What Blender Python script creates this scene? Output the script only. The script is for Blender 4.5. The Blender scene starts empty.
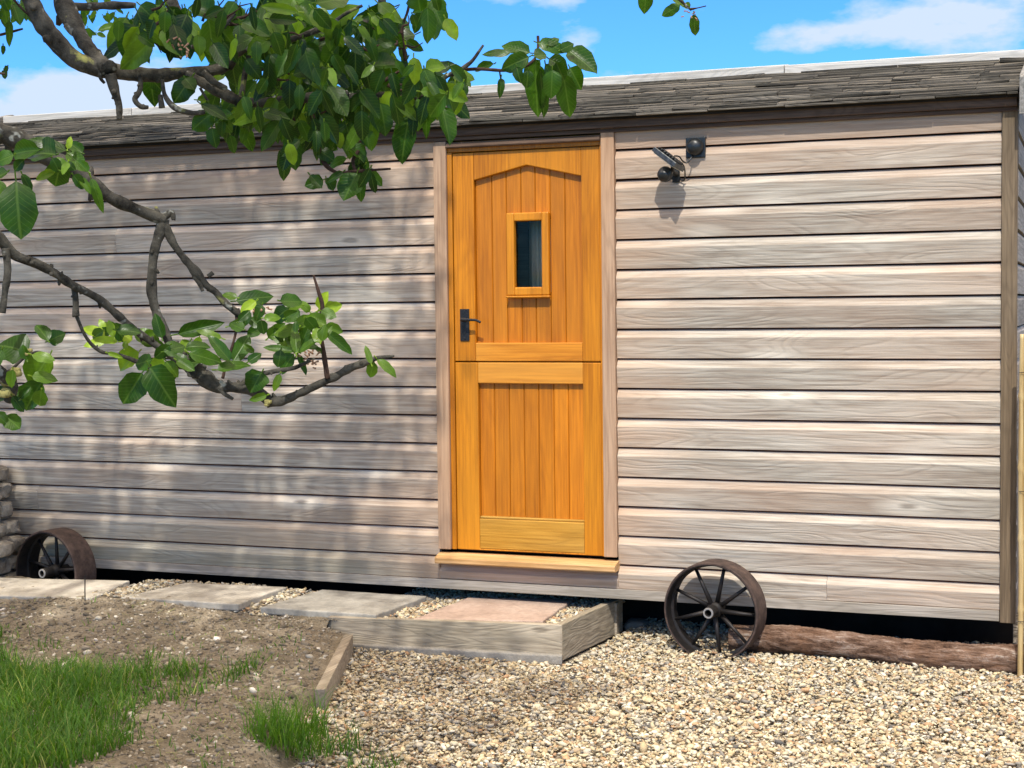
import bpy, math, random
import numpy as np
from mathutils import Vector, Matrix, noise
random.seed(7)
NR = np.random.default_rng(11)
S = bpy.context.scene
COL = S.collection
R_ = math.radians

# ------------------------------------------------------------------ camera
F_PX = 1538.0
YAW, PITCH, ROLL = 0.36288621, 0.05072856, -0.01147257
CAM = Vector((2.55036829, -6.96985335, 1.60233078))
fw = Vector((-math.sin(YAW)*math.cos(PITCH), math.cos(YAW)*math.cos(PITCH), -math.sin(PITCH)))
rt0 = Vector((math.cos(YAW), math.sin(YAW), 0)); up0 = rt0.cross(fw)
rt = rt0*math.cos(ROLL)+up0*math.sin(ROLL); up = -rt0*math.sin(ROLL)+up0*math.cos(ROLL)
cd = bpy.data.cameras.new('camera'); cam = bpy.data.objects.new('camera', cd); COL.objects.link(cam)
cd.sensor_width = 36; cd.lens = F_PX*36/1024; cd.clip_start = .05; cd.clip_end = 2000
cam.matrix_world = Matrix(((rt.x, up.x, -fw.x, CAM.x), (rt.y, up.y, -fw.y, CAM.y), (rt.z, up.z, -fw.z, CAM.z), (0, 0, 0, 1)))
S.camera = cam
# ------------------------------------------------------------------ light
SUN_DIR = Vector((-.22, 1, -1.35)).normalized()
EL = math.asin(-SUN_DIR.z); AZ = math.atan2(-SUN_DIR.x, -SUN_DIR.y)
w = bpy.data.worlds.new('World'); S.world = w; w.use_nodes = True
nt = w.node_tree; nt.nodes.clear()
def N(t, **k):
    n = nt.nodes.new(t)
    for a, b in k.items(): setattr(n, a, b)
    return n
L = nt.links.new
sky = N('ShaderNodeTexSky', sky_type='NISHITA', sun_disc=False, sun_elevation=EL, sun_rotation=AZ, altitude=0, air_density=1.0, dust_density=.15, ozone_density=2.5)
tc = N('ShaderNodeTexCoord')
mp = N('ShaderNodeMapping'); mp.inputs['Scale'].default_value = (1.0, 1.0, 2.3); mp.inputs['Location'].default_value = (.31, .12, .33)
L(tc.outputs['Generated'], mp.inputs['Vector'])
nz = N('ShaderNodeTexNoise'); nz.inputs['Scale'].default_value = 11; nz.inputs['Detail'].default_value = 7; nz.inputs['Roughness'].default_value = .56
L(mp.outputs[0], nz.inputs['Vector'])
cr = N('ShaderNodeValToRGB'); cr.color_ramp.elements[0].position = .61; cr.color_ramp.elements[1].position = .84
nrm_ = N('ShaderNodeVectorMath', operation='NORMALIZE'); L(tc.outputs['Generated'], nrm_.inputs[0])
ns_ = N('ShaderNodeMath', operation='MULTIPLY_ADD'); L(nz.outputs['Fac'], ns_.inputs[0]); ns_.inputs[1].default_value = 1.6; ns_.inputs[2].default_value = -.33; acc = ns_.outputs[0]
for px_, py_, rx_, rz_, amt in ((70, 88, .14, .030, .40), (210, 100, .14, .024, .38), (520, -4, .10, .013, .30), (790, 44, .055, .016, .36), (870, 34, .075, .018, .40), (980, 12, .08, .018, .34), (580, 42, .030, .012, .34)):
    dv = Vector((0, 0, 0))+(fw+rt*((px_-512)/F_PX)+up*((384-py_)/F_PX)).normalized()
    sb = N('ShaderNodeVectorMath', operation='SUBTRACT'); L(nrm_.outputs[0], sb.inputs[0]); sb.inputs[1].default_value = dv[:]
    ml = N('ShaderNodeVectorMath', operation='MULTIPLY'); L(sb.outputs[0], ml.inputs[0]); ml.inputs[1].default_value = (1/rx_, 1/rx_, 1/rz_)
    ln = N('ShaderNodeVectorMath', operation='LENGTH'); L(ml.outputs[0], ln.inputs[0])
    mr = N('ShaderNodeMapRange', interpolation_type='SMOOTHSTEP'); L(ln.outputs['Value'], mr.inputs['Value']); mr.inputs['From Min'].default_value = 0; mr.inputs['From Max'].default_value = 1.25; mr.inputs['To Min'].default_value = amt; mr.inputs['To Max'].default_value = 0
    ad = N('ShaderNodeMath', operation='ADD'); L(acc, ad.inputs[0]); L(mr.outputs[0], ad.inputs[1]); acc = ad.outputs[0]
sz_ = N('ShaderNodeSeparateXYZ'); L(nrm_.outputs[0], sz_.inputs[0])
hi = N('ShaderNodeMapRange', interpolation_type='SMOOTHSTEP'); L(sz_.outputs['Z'], hi.inputs['Value']); hi.inputs['From Min'].default_value = .24; hi.inputs['From Max'].default_value = .5; hi.inputs['To Max'].default_value = .30
ad = N('ShaderNodeMath', operation='ADD'); L(acc, ad.inputs[0]); L(hi.outputs[0], ad.inputs[1]); L(ad.outputs[0], cr.inputs[0])
cm = N('ShaderNodeMix', data_type='RGBA'); cm.inputs[6].default_value = (2.7, 3.25, 4.1, 1); cm.inputs[7].default_value = (20.5, 16.8, 12.2, 1)  # overhead cloud, out of frame, added bright and warm to fill the shade
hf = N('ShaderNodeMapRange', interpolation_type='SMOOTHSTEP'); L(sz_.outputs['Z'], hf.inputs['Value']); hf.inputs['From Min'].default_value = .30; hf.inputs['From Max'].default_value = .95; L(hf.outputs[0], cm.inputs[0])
tint = N('ShaderNodeMix', data_type='RGBA', blend_type='MULTIPLY'); tint.inputs[0].default_value = 1
tint.inputs[7].default_value = (.20, .49, .86, 1); L(sky.outputs[0], tint.inputs[6])
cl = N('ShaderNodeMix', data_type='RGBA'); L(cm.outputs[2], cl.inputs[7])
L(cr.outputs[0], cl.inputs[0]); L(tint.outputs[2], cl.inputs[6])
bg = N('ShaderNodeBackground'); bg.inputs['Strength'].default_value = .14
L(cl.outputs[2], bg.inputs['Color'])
wo = N('ShaderNodeOutputWorld'); L(bg.outputs[0], wo.inputs['Surface'])
sd = bpy.data.lights.new('sun', 'SUN'); sd.energy = 2.6; sd.angle = R_(.53); sd.color = (1, .95, .87)
so = bpy.data.objects.new('sun', sd); COL.objects.link(so); so.rotation_euler = SUN_DIR.to_track_quat('-Z', 'Y').to_euler(); so.location = (3, -8, 12)
S.view_settings.view_transform = 'Standard'; S.view_settings.look = 'None'; S.view_settings.gamma = 1
S.view_settings.exposure = 0.84
S.render.resolution_x = 1024; S.render.resolution_y = 768

# ------------------------------------------------------------------ pixel rays to points on real planes
def ray(px, py): return fw+rt*((px-512)/F_PX)+up*((384-py)/F_PX)
def at_z(px, py, z): d = ray(px, py); return CAM+d*((z-CAM.z)/d.z)
def at_y(px, py, y): d = ray(px, py); return CAM+d*((y-CAM.y)/d.y)
def at_d(px, py, dist): return CAM+ray(px, py)*dist

# ------------------------------------------------------------------ materials
class MT:
    def __init__(s, name, rough=.7, spec=.3):
        s.m = bpy.data.materials.new(name); s.m.use_nodes = True; s.t = s.m.node_tree; s.t.nodes.clear()
        s.b = s.n('ShaderNodeBsdfPrincipled'); s.o = s.n('ShaderNodeOutputMaterial'); s.l(s.b.outputs[0], s.o.inputs[0])
        s.b.inputs['Roughness'].default_value = rough; s.b.inputs['Specular IOR Level'].default_value = spec
    def n(s, t, **k):
        x = s.t.nodes.new(t)
        for a, b in k.items(): setattr(x, a, b)
        return x
    def l(s, a, b): s.t.links.new(a, b)
    def coord(s, scale=(1, 1, 1), rnd=0):
        c = s.n('ShaderNodeTexCoord').outputs['Object']
        if rnd:
            a = s.n('ShaderNodeAttribute', attribute_name='rnd')
            v = s.n('ShaderNodeVectorMath', operation='MULTIPLY_ADD')
            s.l(a.outputs['Fac'], v.inputs[0]); v.inputs[1].default_value = (rnd, rnd*.7, rnd*1.3); s.l(c, v.inputs[2]); c = v.outputs[0]
        m = s.n('ShaderNodeMapping'); m.inputs['Scale'].default_value = scale; s.l(c, m.inputs['Vector']); return m.outputs[0]
    def noise(s, vec, scale=1, detail=5, rough=.55, dist=0):
        x = s.n('ShaderNodeTexNoise'); x.inputs['Scale'].default_value = scale; x.inputs['Detail'].default_value = detail
        x.inputs['Roughness'].default_value = rough; x.inputs['Distortion'].default_value = dist; s.l(vec, x.inputs['Vector']); return x.outputs['Fac']
    def ramp(s, fac, stops):
        r = s.n('ShaderNodeValToRGB'); e = r.color_ramp.elements
        while len(e) < len(stops): e.new(.5)
        for i, (p, c) in enumerate(stops):
            e[i].position = p; e[i].color = (*c, 1) if not isinstance(c, (int, float)) else (c, c, c, 1)
        s.l(fac, r.inputs[0]); return r.outputs[0]
    def mix(s, fac, a, b, mode='MIX'):
        x = s.n('ShaderNodeMix', data_type='RGBA', blend_type=mode)
        for v, i in ((fac, 0), (a, 6), (b, 7)):
            if isinstance(v, (int, float)): x.inputs[i].default_value = v if i == 0 else (v, v, v, 1)
            elif isinstance(v, tuple): x.inputs[i].default_value = (*v, 1)
            else: s.l(v, x.inputs[i])
        return x.outputs[2]
    def math(s, op, a, b=0.0):
        x = s.n('ShaderNodeMath', operation=op)
        for i, v in enumerate((a, b)):
            if isinstance(v, (int, float)): x.inputs[i].default_value = v
            else: s.l(v, x.inputs[i])
        return x.outputs[0]
    def attr(s, name): return s.n('ShaderNodeAttribute', attribute_name=name).outputs['Fac']
    def attrc(s, name): return s.n('ShaderNodeAttribute', attribute_name=name).outputs['Color']
    def color(s, c):
        if isinstance(c, tuple): s.b.inputs['Base Color'].default_value = (*c, 1)
        else: s.l(c, s.b.inputs['Base Color'])
    def bump(s, h, strength=.3, dist=.005):
        x = s.n('ShaderNodeBump'); x.inputs['Strength'].default_value = strength; x.inputs['Distance'].default_value = dist
        s.l(h, x.inputs['Height']); s.l(x.outputs[0], s.b.inputs['Normal'])

def axis_scale(axis, along, across):
    return {'x': (along, across, across), 'y': (across, along, across), 'z': (across, across, along)}[axis]

def wood(name, axis, dark, light, warm=None, warm_amt=.4, rough=.75, spec=.25, ring=22, knots=True, var=.35, bump=.25, coat=0, rnd=17., grain_amt=.5):
    m = MT(name, rough, spec)
    fine = m.noise(m.coord(axis_scale(axis, 3, 95), rnd), 1, 4, .6)
    big = m.noise(m.coord(axis_scale(axis, 1.1, 7), rnd), 1, 3, .5)
    # cathedral growth rings
    warp = m.noise(m.coord(axis_scale(axis, 1.0, 5.5), rnd), 1, 2, .5, .4)
    s = m.math('SINE', m.math('MULTIPLY', warp, ring*6.3))
    s = m.math('MULTIPLY_ADD', s, .5); s.node.inputs[2].default_value = .5
    ringc = m.math('POWER', s, 2.2)
    f = m.math('MULTIPLY_ADD', fine, .95); m.l(m.math('MULTIPLY_ADD', big, .42), f.node.inputs[2]); f.node.inputs[2].links[0].from_node.inputs[2].default_value = -.16
    c = m.ramp(f, [(.36, dark), (.68, light)])
    c = m.mix(m.math('MULTIPLY', ringc, grain_amt*.55), c, tuple(v*.62 for v in dark))
    if warm:
        wp = m.noise(m.coord(axis_scale(axis, .8, 3.2), rnd), 1, 3, .5)
        wf = m.ramp(wp, [(.42, 0.), (.68, 1.)])
        c = m.mix(m.math('MULTIPLY', wf, warm_amt), c, warm)
    tone = m.attr('rnd')
    t = m.ramp(tone, [(0, 1-var), (1, 1.0)])
    c = m.mix(1.0, c, t, 'MULTIPLY')
    if knots:
        v = m.n('ShaderNodeTexVoronoi'); v.inputs['Scale'].default_value = 1
        m.l(m.coord(axis_scale(axis, 2.0, 6.5), rnd), v.inputs['Vector'])
        pick = m.ramp(v.outputs['Color'], [(.62, 0.), (.66, 1.)]); k = m.math('MULTIPLY', pick, m.ramp(m.math('ADD', v.outputs['Distance'], m.math('MULTIPLY', m.math('SUBTRACT', fine, .5), .12)), [(.05, 1.), (.11, 0.)]))
        halo = m.math('MULTIPLY', pick, m.ramp(m.math('ADD', v.outputs['Distance'], m.math('MULTIPLY', m.math('SUBTRACT', fine, .5), .3)), [(.12, 1.), (.34, 0.)]))
        c = m.mix(m.math('MULTIPLY', halo, .5), c, tuple(min(1, x*1.25) for x in light))
        c = m.mix(m.math('MULTIPLY', k, .7), c, tuple(x*.55 for x in dark))
    m.color(c)
    h = m.math('SUBTRACT', fine, m.math('MULTIPLY', ringc, .4))
    m.bump(h, bump, .004)
    if coat:
        m.b.inputs['Coat Weight'].default_value = coat; m.b.inputs['Coat Roughness'].default_value = .3
    return m

M = {}
def cladding():
    m = wood('weathered_cedar', 'x', (.315, .262, .205), (.61, .56, .47), warm=(.52, .35, .24), warm_amt=.45, var=.24, grain_amt=.26, ring=15, bump=.5)
    # fresher orange cedar close to the sheltered door jamb and under the eave, grey-green damp near the ground
    src = m.b.inputs['Base Color'].links[0].from_socket
    sep = m.n('ShaderNodeSeparateXYZ'); m.l(m.n('ShaderNodeTexCoord').outputs['Object'], sep.inputs[0])
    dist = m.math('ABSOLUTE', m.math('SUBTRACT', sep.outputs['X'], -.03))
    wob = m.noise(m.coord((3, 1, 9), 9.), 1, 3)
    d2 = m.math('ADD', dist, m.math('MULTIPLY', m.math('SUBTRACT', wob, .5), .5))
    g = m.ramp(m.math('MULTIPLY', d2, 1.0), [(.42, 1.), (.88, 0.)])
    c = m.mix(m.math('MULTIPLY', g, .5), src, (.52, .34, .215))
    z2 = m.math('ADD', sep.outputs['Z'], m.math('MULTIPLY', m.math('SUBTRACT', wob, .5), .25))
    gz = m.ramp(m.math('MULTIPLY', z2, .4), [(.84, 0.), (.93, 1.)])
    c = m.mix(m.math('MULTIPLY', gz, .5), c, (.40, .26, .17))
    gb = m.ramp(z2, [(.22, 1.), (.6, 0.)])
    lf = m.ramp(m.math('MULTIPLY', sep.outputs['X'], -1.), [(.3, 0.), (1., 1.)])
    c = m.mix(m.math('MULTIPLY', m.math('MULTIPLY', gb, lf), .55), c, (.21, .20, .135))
    m.color(c); return m.m
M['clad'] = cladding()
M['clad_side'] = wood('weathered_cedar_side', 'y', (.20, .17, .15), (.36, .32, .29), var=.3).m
M['trim'] = wood('weathered_trim', 'z', (.32, .20, .125), (.49, .33, .215), warm=(.55, .31, .16), warm_amt=.55, knots=False, var=.2, ring=10).m
M['skirt'] = wood('skirt_cedar', 'x', (.26, .225, .18), (.45, .40, .34), warm=(.30, .28, .19), warm_amt=.3, knots=False, var=.2).m
M['fascia'] = wood('fascia_wood', 'x', (.075, .045, .03), (.16, .10, .065), knots=False, var=.2).m
door_d, door_l = (.38, .122, .003), (.63, .225, .007)
M['door_v'] = wood('varnished_oak_upright', 'z', door_d, door_l, warm=(.68, .285, .02), warm_amt=.5, rough=.42, spec=.32, ring=9, knots=False, var=.24, bump=.14, coat=.07, grain_amt=.28).m
M['door_p'] = wood('varnished_oak_planks', 'z', (.38, .112, .004), (.62, .205, .009), warm=(.66, .25, .018), warm_amt=.4, rough=.42, spec=.32, ring=9, knots=False, var=.24, bump=.14, coat=.07, grain_amt=.3).m
M['door_h'] = wood('varnished_oak_rail', 'x', (.44, .145, .007), (.66, .255, .02), warm=(.68, .34, .06), warm_amt=.6, rough=.45, spec=.35, ring=9, knots=False, var=.18, bump=.12, coat=.04, grain_amt=.28).m
M['sill'] = wood('oak_sill', 'x', (.46, .25, .09), (.72, .46, .22), rough=.5, knots=False, var=.1, ring=12).m
M['shingle'] = wood('weathered_shakes', 'x', (.018, .016, .011), (.115, .105, .084), warm=(.25, .22, .18), warm_amt=.6, knots=False, var=.5, bump=.8, ring=30, grain_amt=.8).m
M['ridge'] = wood('silver_ridge_board', 'x', (.40, .385, .35), (.62, .60, .56), knots=False, var=.15, bump=.2).m
M['barge'] = wood('silver_barge_board', 'y', (.14, .137, .125), (.26, .25, .235), knots=False, var=.15).m
M['sleeper'] = wood('grey_softwood_board', 'x', (.25, .20, .14), (.45, .38, .28), warm=(.20, .19, .13), warm_amt=.4, knots=True, var=.15, bump=.5).m
M['sleeper_y'] = wood('grey_softwood_side', 'y', (.25, .20, .14), (.45, .38, .28), warm=(.20, .19, .13), warm_amt=.4, knots=False, var=.15, bump=.5).m

def stone_mat(name, stops, scale=9, bump=.5, rough=.9):
    m = MT(name, rough, .2)
    a = m.noise(m.coord((1, 1, 1), 5.), scale, 9, .65); b = m.noise(m.coord((1, 1, 1), 5.), scale*9, 5, .7)
    c = m.ramp(a, stops); c = m.mix(.45, c, m.ramp(b, [(.3, .35), (.7, 1.)]), 'MULTIPLY')
    t = m.ramp(m.attr('rnd'), [(0, .6), (1, 1.)]); c = m.mix(1., c, t, 'MULTIPLY')
    m.color(c); m.bump(m.math('ADD', a, b), bump, .008); return m.m
M['slab_pale'] = stone_mat('pale_sandstone', [(.3, (.36, .32, .25)), (.55, (.56, .51, .42)), (.75, (.66, .62, .53))], 4)
M['slab_grey'] = stone_mat('grey_sandstone', [(.3, (.25, .235, .20)), (.55, (.40, .375, .32)), (.75, (.52, .49, .42))], 4)
M['slab_pink'] = stone_mat('pink_sandstone', [(.3, (.36, .26, .20)), (.5, (.50, .37, .29)), (.75, (.58, .47, .38))], 4)
M['wallstone'] = stone_mat('rubble_limestone', [(.3, (.16, .13, .10)), (.5, (.36, .32, .26)), (.75, (.60, .56, .48))], 6, .8)
M['mortar'] = stone_mat('concrete', [(.3, (.34, .31, .26)), (.7, (.56, .52, .45))], 8)

m = MT('rusty_black_iron', .55, .5)
a = m.noise(m.coord(), 30, 8, .7); c = m.ramp(a, [(.35, (.010, .009, .009)), (.58, (.020, .016, .014)), (.78, (.06, .035, .025))])
m.color(c); m.b.inputs['Metallic'].default_value = .3; m.bump(a, .4, .003); M['iron'] = m.m
m = MT('rusty_tyre_iron', .7, .35)
a = m.noise(m.coord(), 22, 8, .7); c = m.ramp(a, [(.3, (.028, .019, .016)), (.5, (.070, .046, .037)), (.72, (.13, .085, .065))])
m.color(c); m.b.inputs['Metallic'].default_value = .15; m.bump(a, .5, .003); M['tyre'] = m.m
m = MT('worn_bright_iron', .4, .5); m.color((.42, .40, .38)); m.b.inputs['Metallic'].default_value = .6; M['bright'] = m.m
m = MT('black_plastic', .38, .5); m.color((.012, .014, .015)); M['plastic'] = m.m
m = MT('grey_lamp_metal', .35, .5); a = m.noise(m.coord(), 60, 3); m.color(m.ramp(a, [(.3, (.025, .027, .028)), (.7, (.09, .095, .095))])); m.b.inputs['Metallic'].default_value = .5; M['lampmetal'] = m.m
m = MT('pale_lamp_glass', .15, .6); m.color((.50, .50, .44)); M['lampglass'] = m.m
m = MT('blackened_steel', .45, .5); a = m.noise(m.coord(), 160, 3); m.color(m.ramp(a, [(.3, (.010, .010, .011)), (.7, (.03, .03, .033))])); m.b.inputs['Metallic'].default_value = .4; m.bump(a, .5, .001); M['handle'] = m.m
m = MT('window_glass', .02, .5); m.b.inputs['Transmission Weight'].default_value = 1; m.b.inputs['IOR'].default_value = 1.18; m.color((1, 1, 1)); M['glass'] = m.m
m = MT('dark_interior', .9, .1); a = m.noise(m.coord(), 6); m.color(m.ramp(a, [(.3, (.015, .012, .010)), (.7, (.03, .025, .02))])); M['dark'] = m.m

def bark_mat(name, dark, light, lichen=True, scale=40):
    m = MT(name, .9, .15)
    a = m.noise(m.coord(), scale, 8, .7); b = m.noise(m.coord(), scale*.45, 5, .6)
    c = m.ramp(a, [(.32, dark), (.7, light)])
    if lichen:
        lm = m.ramp(b, [(.62, 0.), (.68, 1.)]); c = m.mix(m.math('MULTIPLY', lm, .75), c, (.30, .30, .09))
        b2 = m.noise(m.coord((1, 1, 1)), scale*1.3, 2, .5); lm2 = m.ramp(b2, [(.64, 0.), (.70, 1.)])
        c = m.mix(m.math('MULTIPLY', lm2, .6), c, (.36, .37, .33))
    m.color(c); m.bump(a, .9, .006); return m.m
M['bark'] = bark_mat('apple_bark', (.011, .010, .008), (.105, .097, .078))
M['bark_new'] = bark_mat('young_twig_bark', (.022, .013, .010), (.075, .045, .033), False)
m = MT('log_bark', .9, .15)
a = m.noise(m.coord((7, 34, 34)), 1, 10, .8, .4); b = m.noise(m.coord(), 7, 4)
c = m.ramp(a, [(.36, (.022, .012, .008)), (.46, (.13, .075, .048)), (.56, (.27, .18, .13)), (.66, (.55, .48, .40))])
c = m.mix(m.ramp(b, [(.5, 0.), (.75, .5)]), c, (.30, .16, .09)); m.color(c); m.bump(a, 1., .02); M['logbark'] = m.m
m = MT('bamboo_cane', .45, .4)
a = m.noise(m.coord((40, 40, 3), 11.), 1, 5); c = m.ramp(a, [(.3, (.36, .23, .085)), (.55, (.60, .44, .20)), (.75, (.72, .60, .34))])
t = m.ramp(m.attr('rnd'), [(0, .65), (1, 1.)]); c = m.mix(1., c, t, 'MULTIPLY'); m.color(c); M['bamboo'] = m.m

def leaf_mat(name, trans=.4, rough=.33, stops=None):
    m = MT(name, rough, .3)
    tone = m.attr('tone'); uv = m.n('ShaderNodeUVMap').outputs[0]
    sep = m.n('ShaderNodeSeparateXYZ'); m.l(uv, sep.inputs[0])
    c = m.ramp(tone, stops or [(0, (.007, .028, .002)), (.45, (.034, .092, .006)), (.8, (.13, .23, .012)), (1., (.30, .42, .03))])
    au = m.math('ABSOLUTE', m.math('SUBTRACT', sep.outputs[0], .5))
    mid = m.ramp(au, [(.015, 1.), (.045, 0.)])
    sv = m.math('SINE', m.math('MULTIPLY', m.math('SUBTRACT', sep.outputs[1], m.math('MULTIPLY', au, .55)), 58.))
    sv = m.ramp(sv, [(.80, 0.), (1., 1.)])
    vein = m.math('MAXIMUM', mid, m.math('MULTIPLY', sv, .45))
    nn = m.noise(m.coord(), 45, 4); c = m.mix(1., c, m.ramp(nn, [(.3, .65), (.7, 1.25)]), 'MULTIPLY')
    c = m.mix(m.math('MULTIPLY', vein, .22), c, (.20, .32, .07))
    m.color(c); m.bump(m.math('SUBTRACT', nn, m.math('MULTIPLY', vein, .5)), .35, .002)
    tr = m.n('ShaderNodeBsdfTranslucent'); m.l(m.mix(1., c, (1.5, 1.6, .6), 'MULTIPLY'), tr.inputs[0])
    mx = m.n('ShaderNodeMixShader'); mx.inputs[0].default_value = trans
    m.l(m.b.outputs[0], mx.inputs[1]); m.l(tr.outputs[0], mx.inputs[2]); m.l(mx.outputs[0], m.o.inputs[0]); return m.m
M['leaf'] = leaf_mat('apple_leaf')
M['grass'] = leaf_mat('grass_blade', .35, .55, [(0, (.03, .08, .006)), (.5, (.055, .155, .010)), (.8, (.11, .24, .016)), (1., (.34, .36, .10))])
m = MT('faded_blossom', .8, .1); m.color((.30, .18, .12)); M['blossom'] = m.m
m = MT('lichen', .95, .1); a = m.noise(m.coord(), 90, 4); m.color(m.ramp(a, [(.3, (.16, .14, .05)), (.7, (.36, .32, .12))])); m.bump(a, .8, .003); M['lichen'] = m.m

m = MT('mixed_gravel_pebble', .75, .3); nn = m.noise(m.coord(), 160, 3); m.color(m.mix(.4, m.attrc('pcol'), m.ramp(nn, [(.3, .6), (.7, 1.)]), 'MULTIPLY')); M['pebble'] = m.m
m = MT('gravel_base', .95, .1); v = m.n('ShaderNodeTexVoronoi'); v.inputs['Scale'].default_value = 60; m.l(m.coord(), v.inputs['Vector'])
c = m.ramp(v.outputs['Color'], [(.2, (.09, .08, .06)), (.5, (.24, .20, .15)), (.8, (.38, .34, .27))]); m.color(c); m.bump(v.outputs['Distance'], 1., .01); M['gravel'] = m.m
m = MT('dry_soil', .97, .1)
a = m.noise(m.coord(), 3, 8, .65); b = m.noise(m.coord(), 45, 7, .75); v = m.n('ShaderNodeTexVoronoi'); v.inputs['Scale'].default_value = 85; m.l(m.coord(), v.inputs['Vector'])
c = m.ramp(m.math('ADD', m.math('MULTIPLY', a, .6), m.math('MULTIPLY', b, .45)), [(.38, (.13, .105, .07)), (.55, (.27, .225, .16)), (.7, (.44, .385, .29))])
c = m.mix(m.ramp(v.outputs['Distance'], [(.1, .5), (.3, 0.)]), c, (.32, .27, .20)); m.color(c)
m.bump(m.math('ADD', b, m.math('MULTIPLY', v.outputs['Distance'], -.6)), 1., .014); M['soil'] = m.m
m = MT('meadow_ground', .95, .1); a = m.noise(m.coord(), 1.5, 8, .7); m.color(m.ramp(a, [(.35, (.10, .09, .05)), (.6, (.06, .10, .025))])); M['ground'] = m.m

# ------------------------------------------------------------------ mesh helpers
class MB:
    def __init__(s): s.v = []; s.f = []; s.r = []; s.uv = None
    def add(s, vs, fs, rnd=None):
        o = len(s.v); s.v += [tuple(v) for v in vs]; s.f += [tuple(i+o for i in f) for f in fs]
        s.r += [random.random() if rnd is None else rnd]*len(vs)
    def box(s, x0, x1, y0, y1, z0, z1, rnd=None, mat=None):
        vs = [Vector((x, y, z)) for x in (x0, x1) for y in (y0, y1) for z in (z0, z1)]
        if mat is not None: vs = [mat @ v for v in vs]
        s.add(vs, [(0, 1, 3, 2), (4, 6, 7, 5), (0, 4, 5, 1), (2, 3, 7, 6), (0, 2, 6, 4), (1, 5, 7, 3)], rnd)
    def prism(s, pts, axis, a0, a1, rnd=None):
        """pts: 2D polygon; axis: extrusion axis. x: pts=(y,z); y: pts=(x,z); z: pts=(x,y)"""
        f = {'x': lambda p, a: (a, p[0], p[1]), 'y': lambda p, a: (p[0], a, p[1]), 'z': lambda p, a: (p[0], p[1], a)}[axis]
        n = len(pts); vs = [f(p, a0) for p in pts]+[f(p, a1) for p in pts]
        s.add(vs, [tuple(range(n))[::-1], tuple(range(n, 2*n))]+[(i, (i+1) % n, n+(i+1) % n, n+i) for i in range(n)], rnd)
    def tube(s, pts, rad, n=8, rnd=None, cap=True):
        pts = [Vector(p) for p in pts]; m = len(pts); vs = []; prev = None
        for i, p in enumerate(pts):
            d = (pts[min(i+1, m-1)]-pts[max(i-1, 0)]).normalized()
            if prev is None: a = d.orthogonal().normalized()
            else: a = (prev-d*prev.dot(d)).normalized()
            prev = a; b = d.cross(a); r = rad[i] if hasattr(rad, '__len__') else rad
            for k in range(n): t = 2*math.pi*k/n; vs.append(p+(a*math.cos(t)+b*math.sin(t))*r)
        fs = [(i*n+k, i*n+(k+1) % n, (i+1)*n+(k+1) % n, (i+1)*n+k) for i in range(m-1) for k in range(n)]
        if cap: fs += [tuple(range(n))[::-1], tuple((m-1)*n+k for k in range(n))]
        s.add(vs, fs, rnd)
    def lathe(s, prof, n=48, mat=None, rnd=None, closed=True):
        """prof (r, y) pairs turned round the y axis"""
        m = len(prof); vs = []
        for k in range(n):
            t = 2*math.pi*k/n
            for r, y in prof:
                v = Vector((r*math.cos(t), y, r*math.sin(t))); vs.append(mat @ v if mat is not None else v)
        mm = m if closed else m-1
        fs = [(k*m+i, k*m+(i+1) % m, ((k+1) % n)*m+(i+1) % m, ((k+1) % n)*m+i) for k in range(n) for i in range(mm)]
        s.add(vs, fs, rnd)
    def build(s, name, mat, parent=None, bevel=0, smooth=False, loc=None):
        me = bpy.data.meshes.new(name)
        off = Vector(loc) if loc is not None else Vector((0, 0, 0))
        me.from_pydata([(v[0]-off.x, v[1]-off.y, v[2]-off.z) for v in s.v], [], s.f); me.update()
        at = me.attributes.new('rnd', 'FLOAT', 'POINT'); at.data.foreach_set('value', s.r)
        me.materials.append(M[mat] if isinstance(mat, str) else mat)
        import bmesh
        b = bmesh.new(); b.from_mesh(me); bmesh.ops.recalc_face_normals(b, faces=b.faces); b.to_mesh(me); b.free()
        if smooth: me.polygons.foreach_set('use_smooth', [True]*len(me.polygons))
        o = bpy.data.objects.new(name, me); COL.objects.link(o)
        if loc is not None: o.location = loc
        if parent is not None:
            o.parent = parent
            # every part keeps world placement: thing empties sit unrotated, so subtract their location
            base = world_loc(parent); o.location = (Vector(o.location)-base)
        if bevel:
            bm = o.modifiers.new('bevel', 'BEVEL'); bm.width = bevel; bm.segments = 2; bm.limit_method = 'ANGLE'; bm.angle_limit = R_(40)
        return o
def world_loc(o):
    v = Vector((0, 0, 0))
    while o is not None: v += Vector(o.location); o = o.parent
    return v
def tag(o, label=None, cat=None, group=None, kind=None):
    for k, v in (('label', label), ('category', cat), ('group', group), ('kind', kind)):
        if v: o[k] = v
    return o
def thing(name, label, cat, loc, group=None):
    o = bpy.data.objects.new(name, None); COL.objects.link(o); o.location = loc; o.empty_display_size = .1
    return tag(o, label, cat, group)
def smooth_poly(pts, rads, step=4):
    P = [Vector(p) for p in pts]; out = []; ro = []
    for i in range(len(P)-1):
        p0 = P[max(i-1, 0)]; p1 = P[i]; p2 = P[i+1]; p3 = P[min(i+2, len(P)-1)]
        for k in range(step):
            t = k/step
            out.append(.5*((2*p1)+(p2-p0)*t+(2*p0-5*p1+4*p2-p3)*t*t+(-p0+3*p1-3*p2+p3)*t**3)); ro.append(rads[i]*(1-t)+rads[i+1]*t)
    out.append(P[-1]); ro.append(rads[-1]); return out, ro

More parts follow.
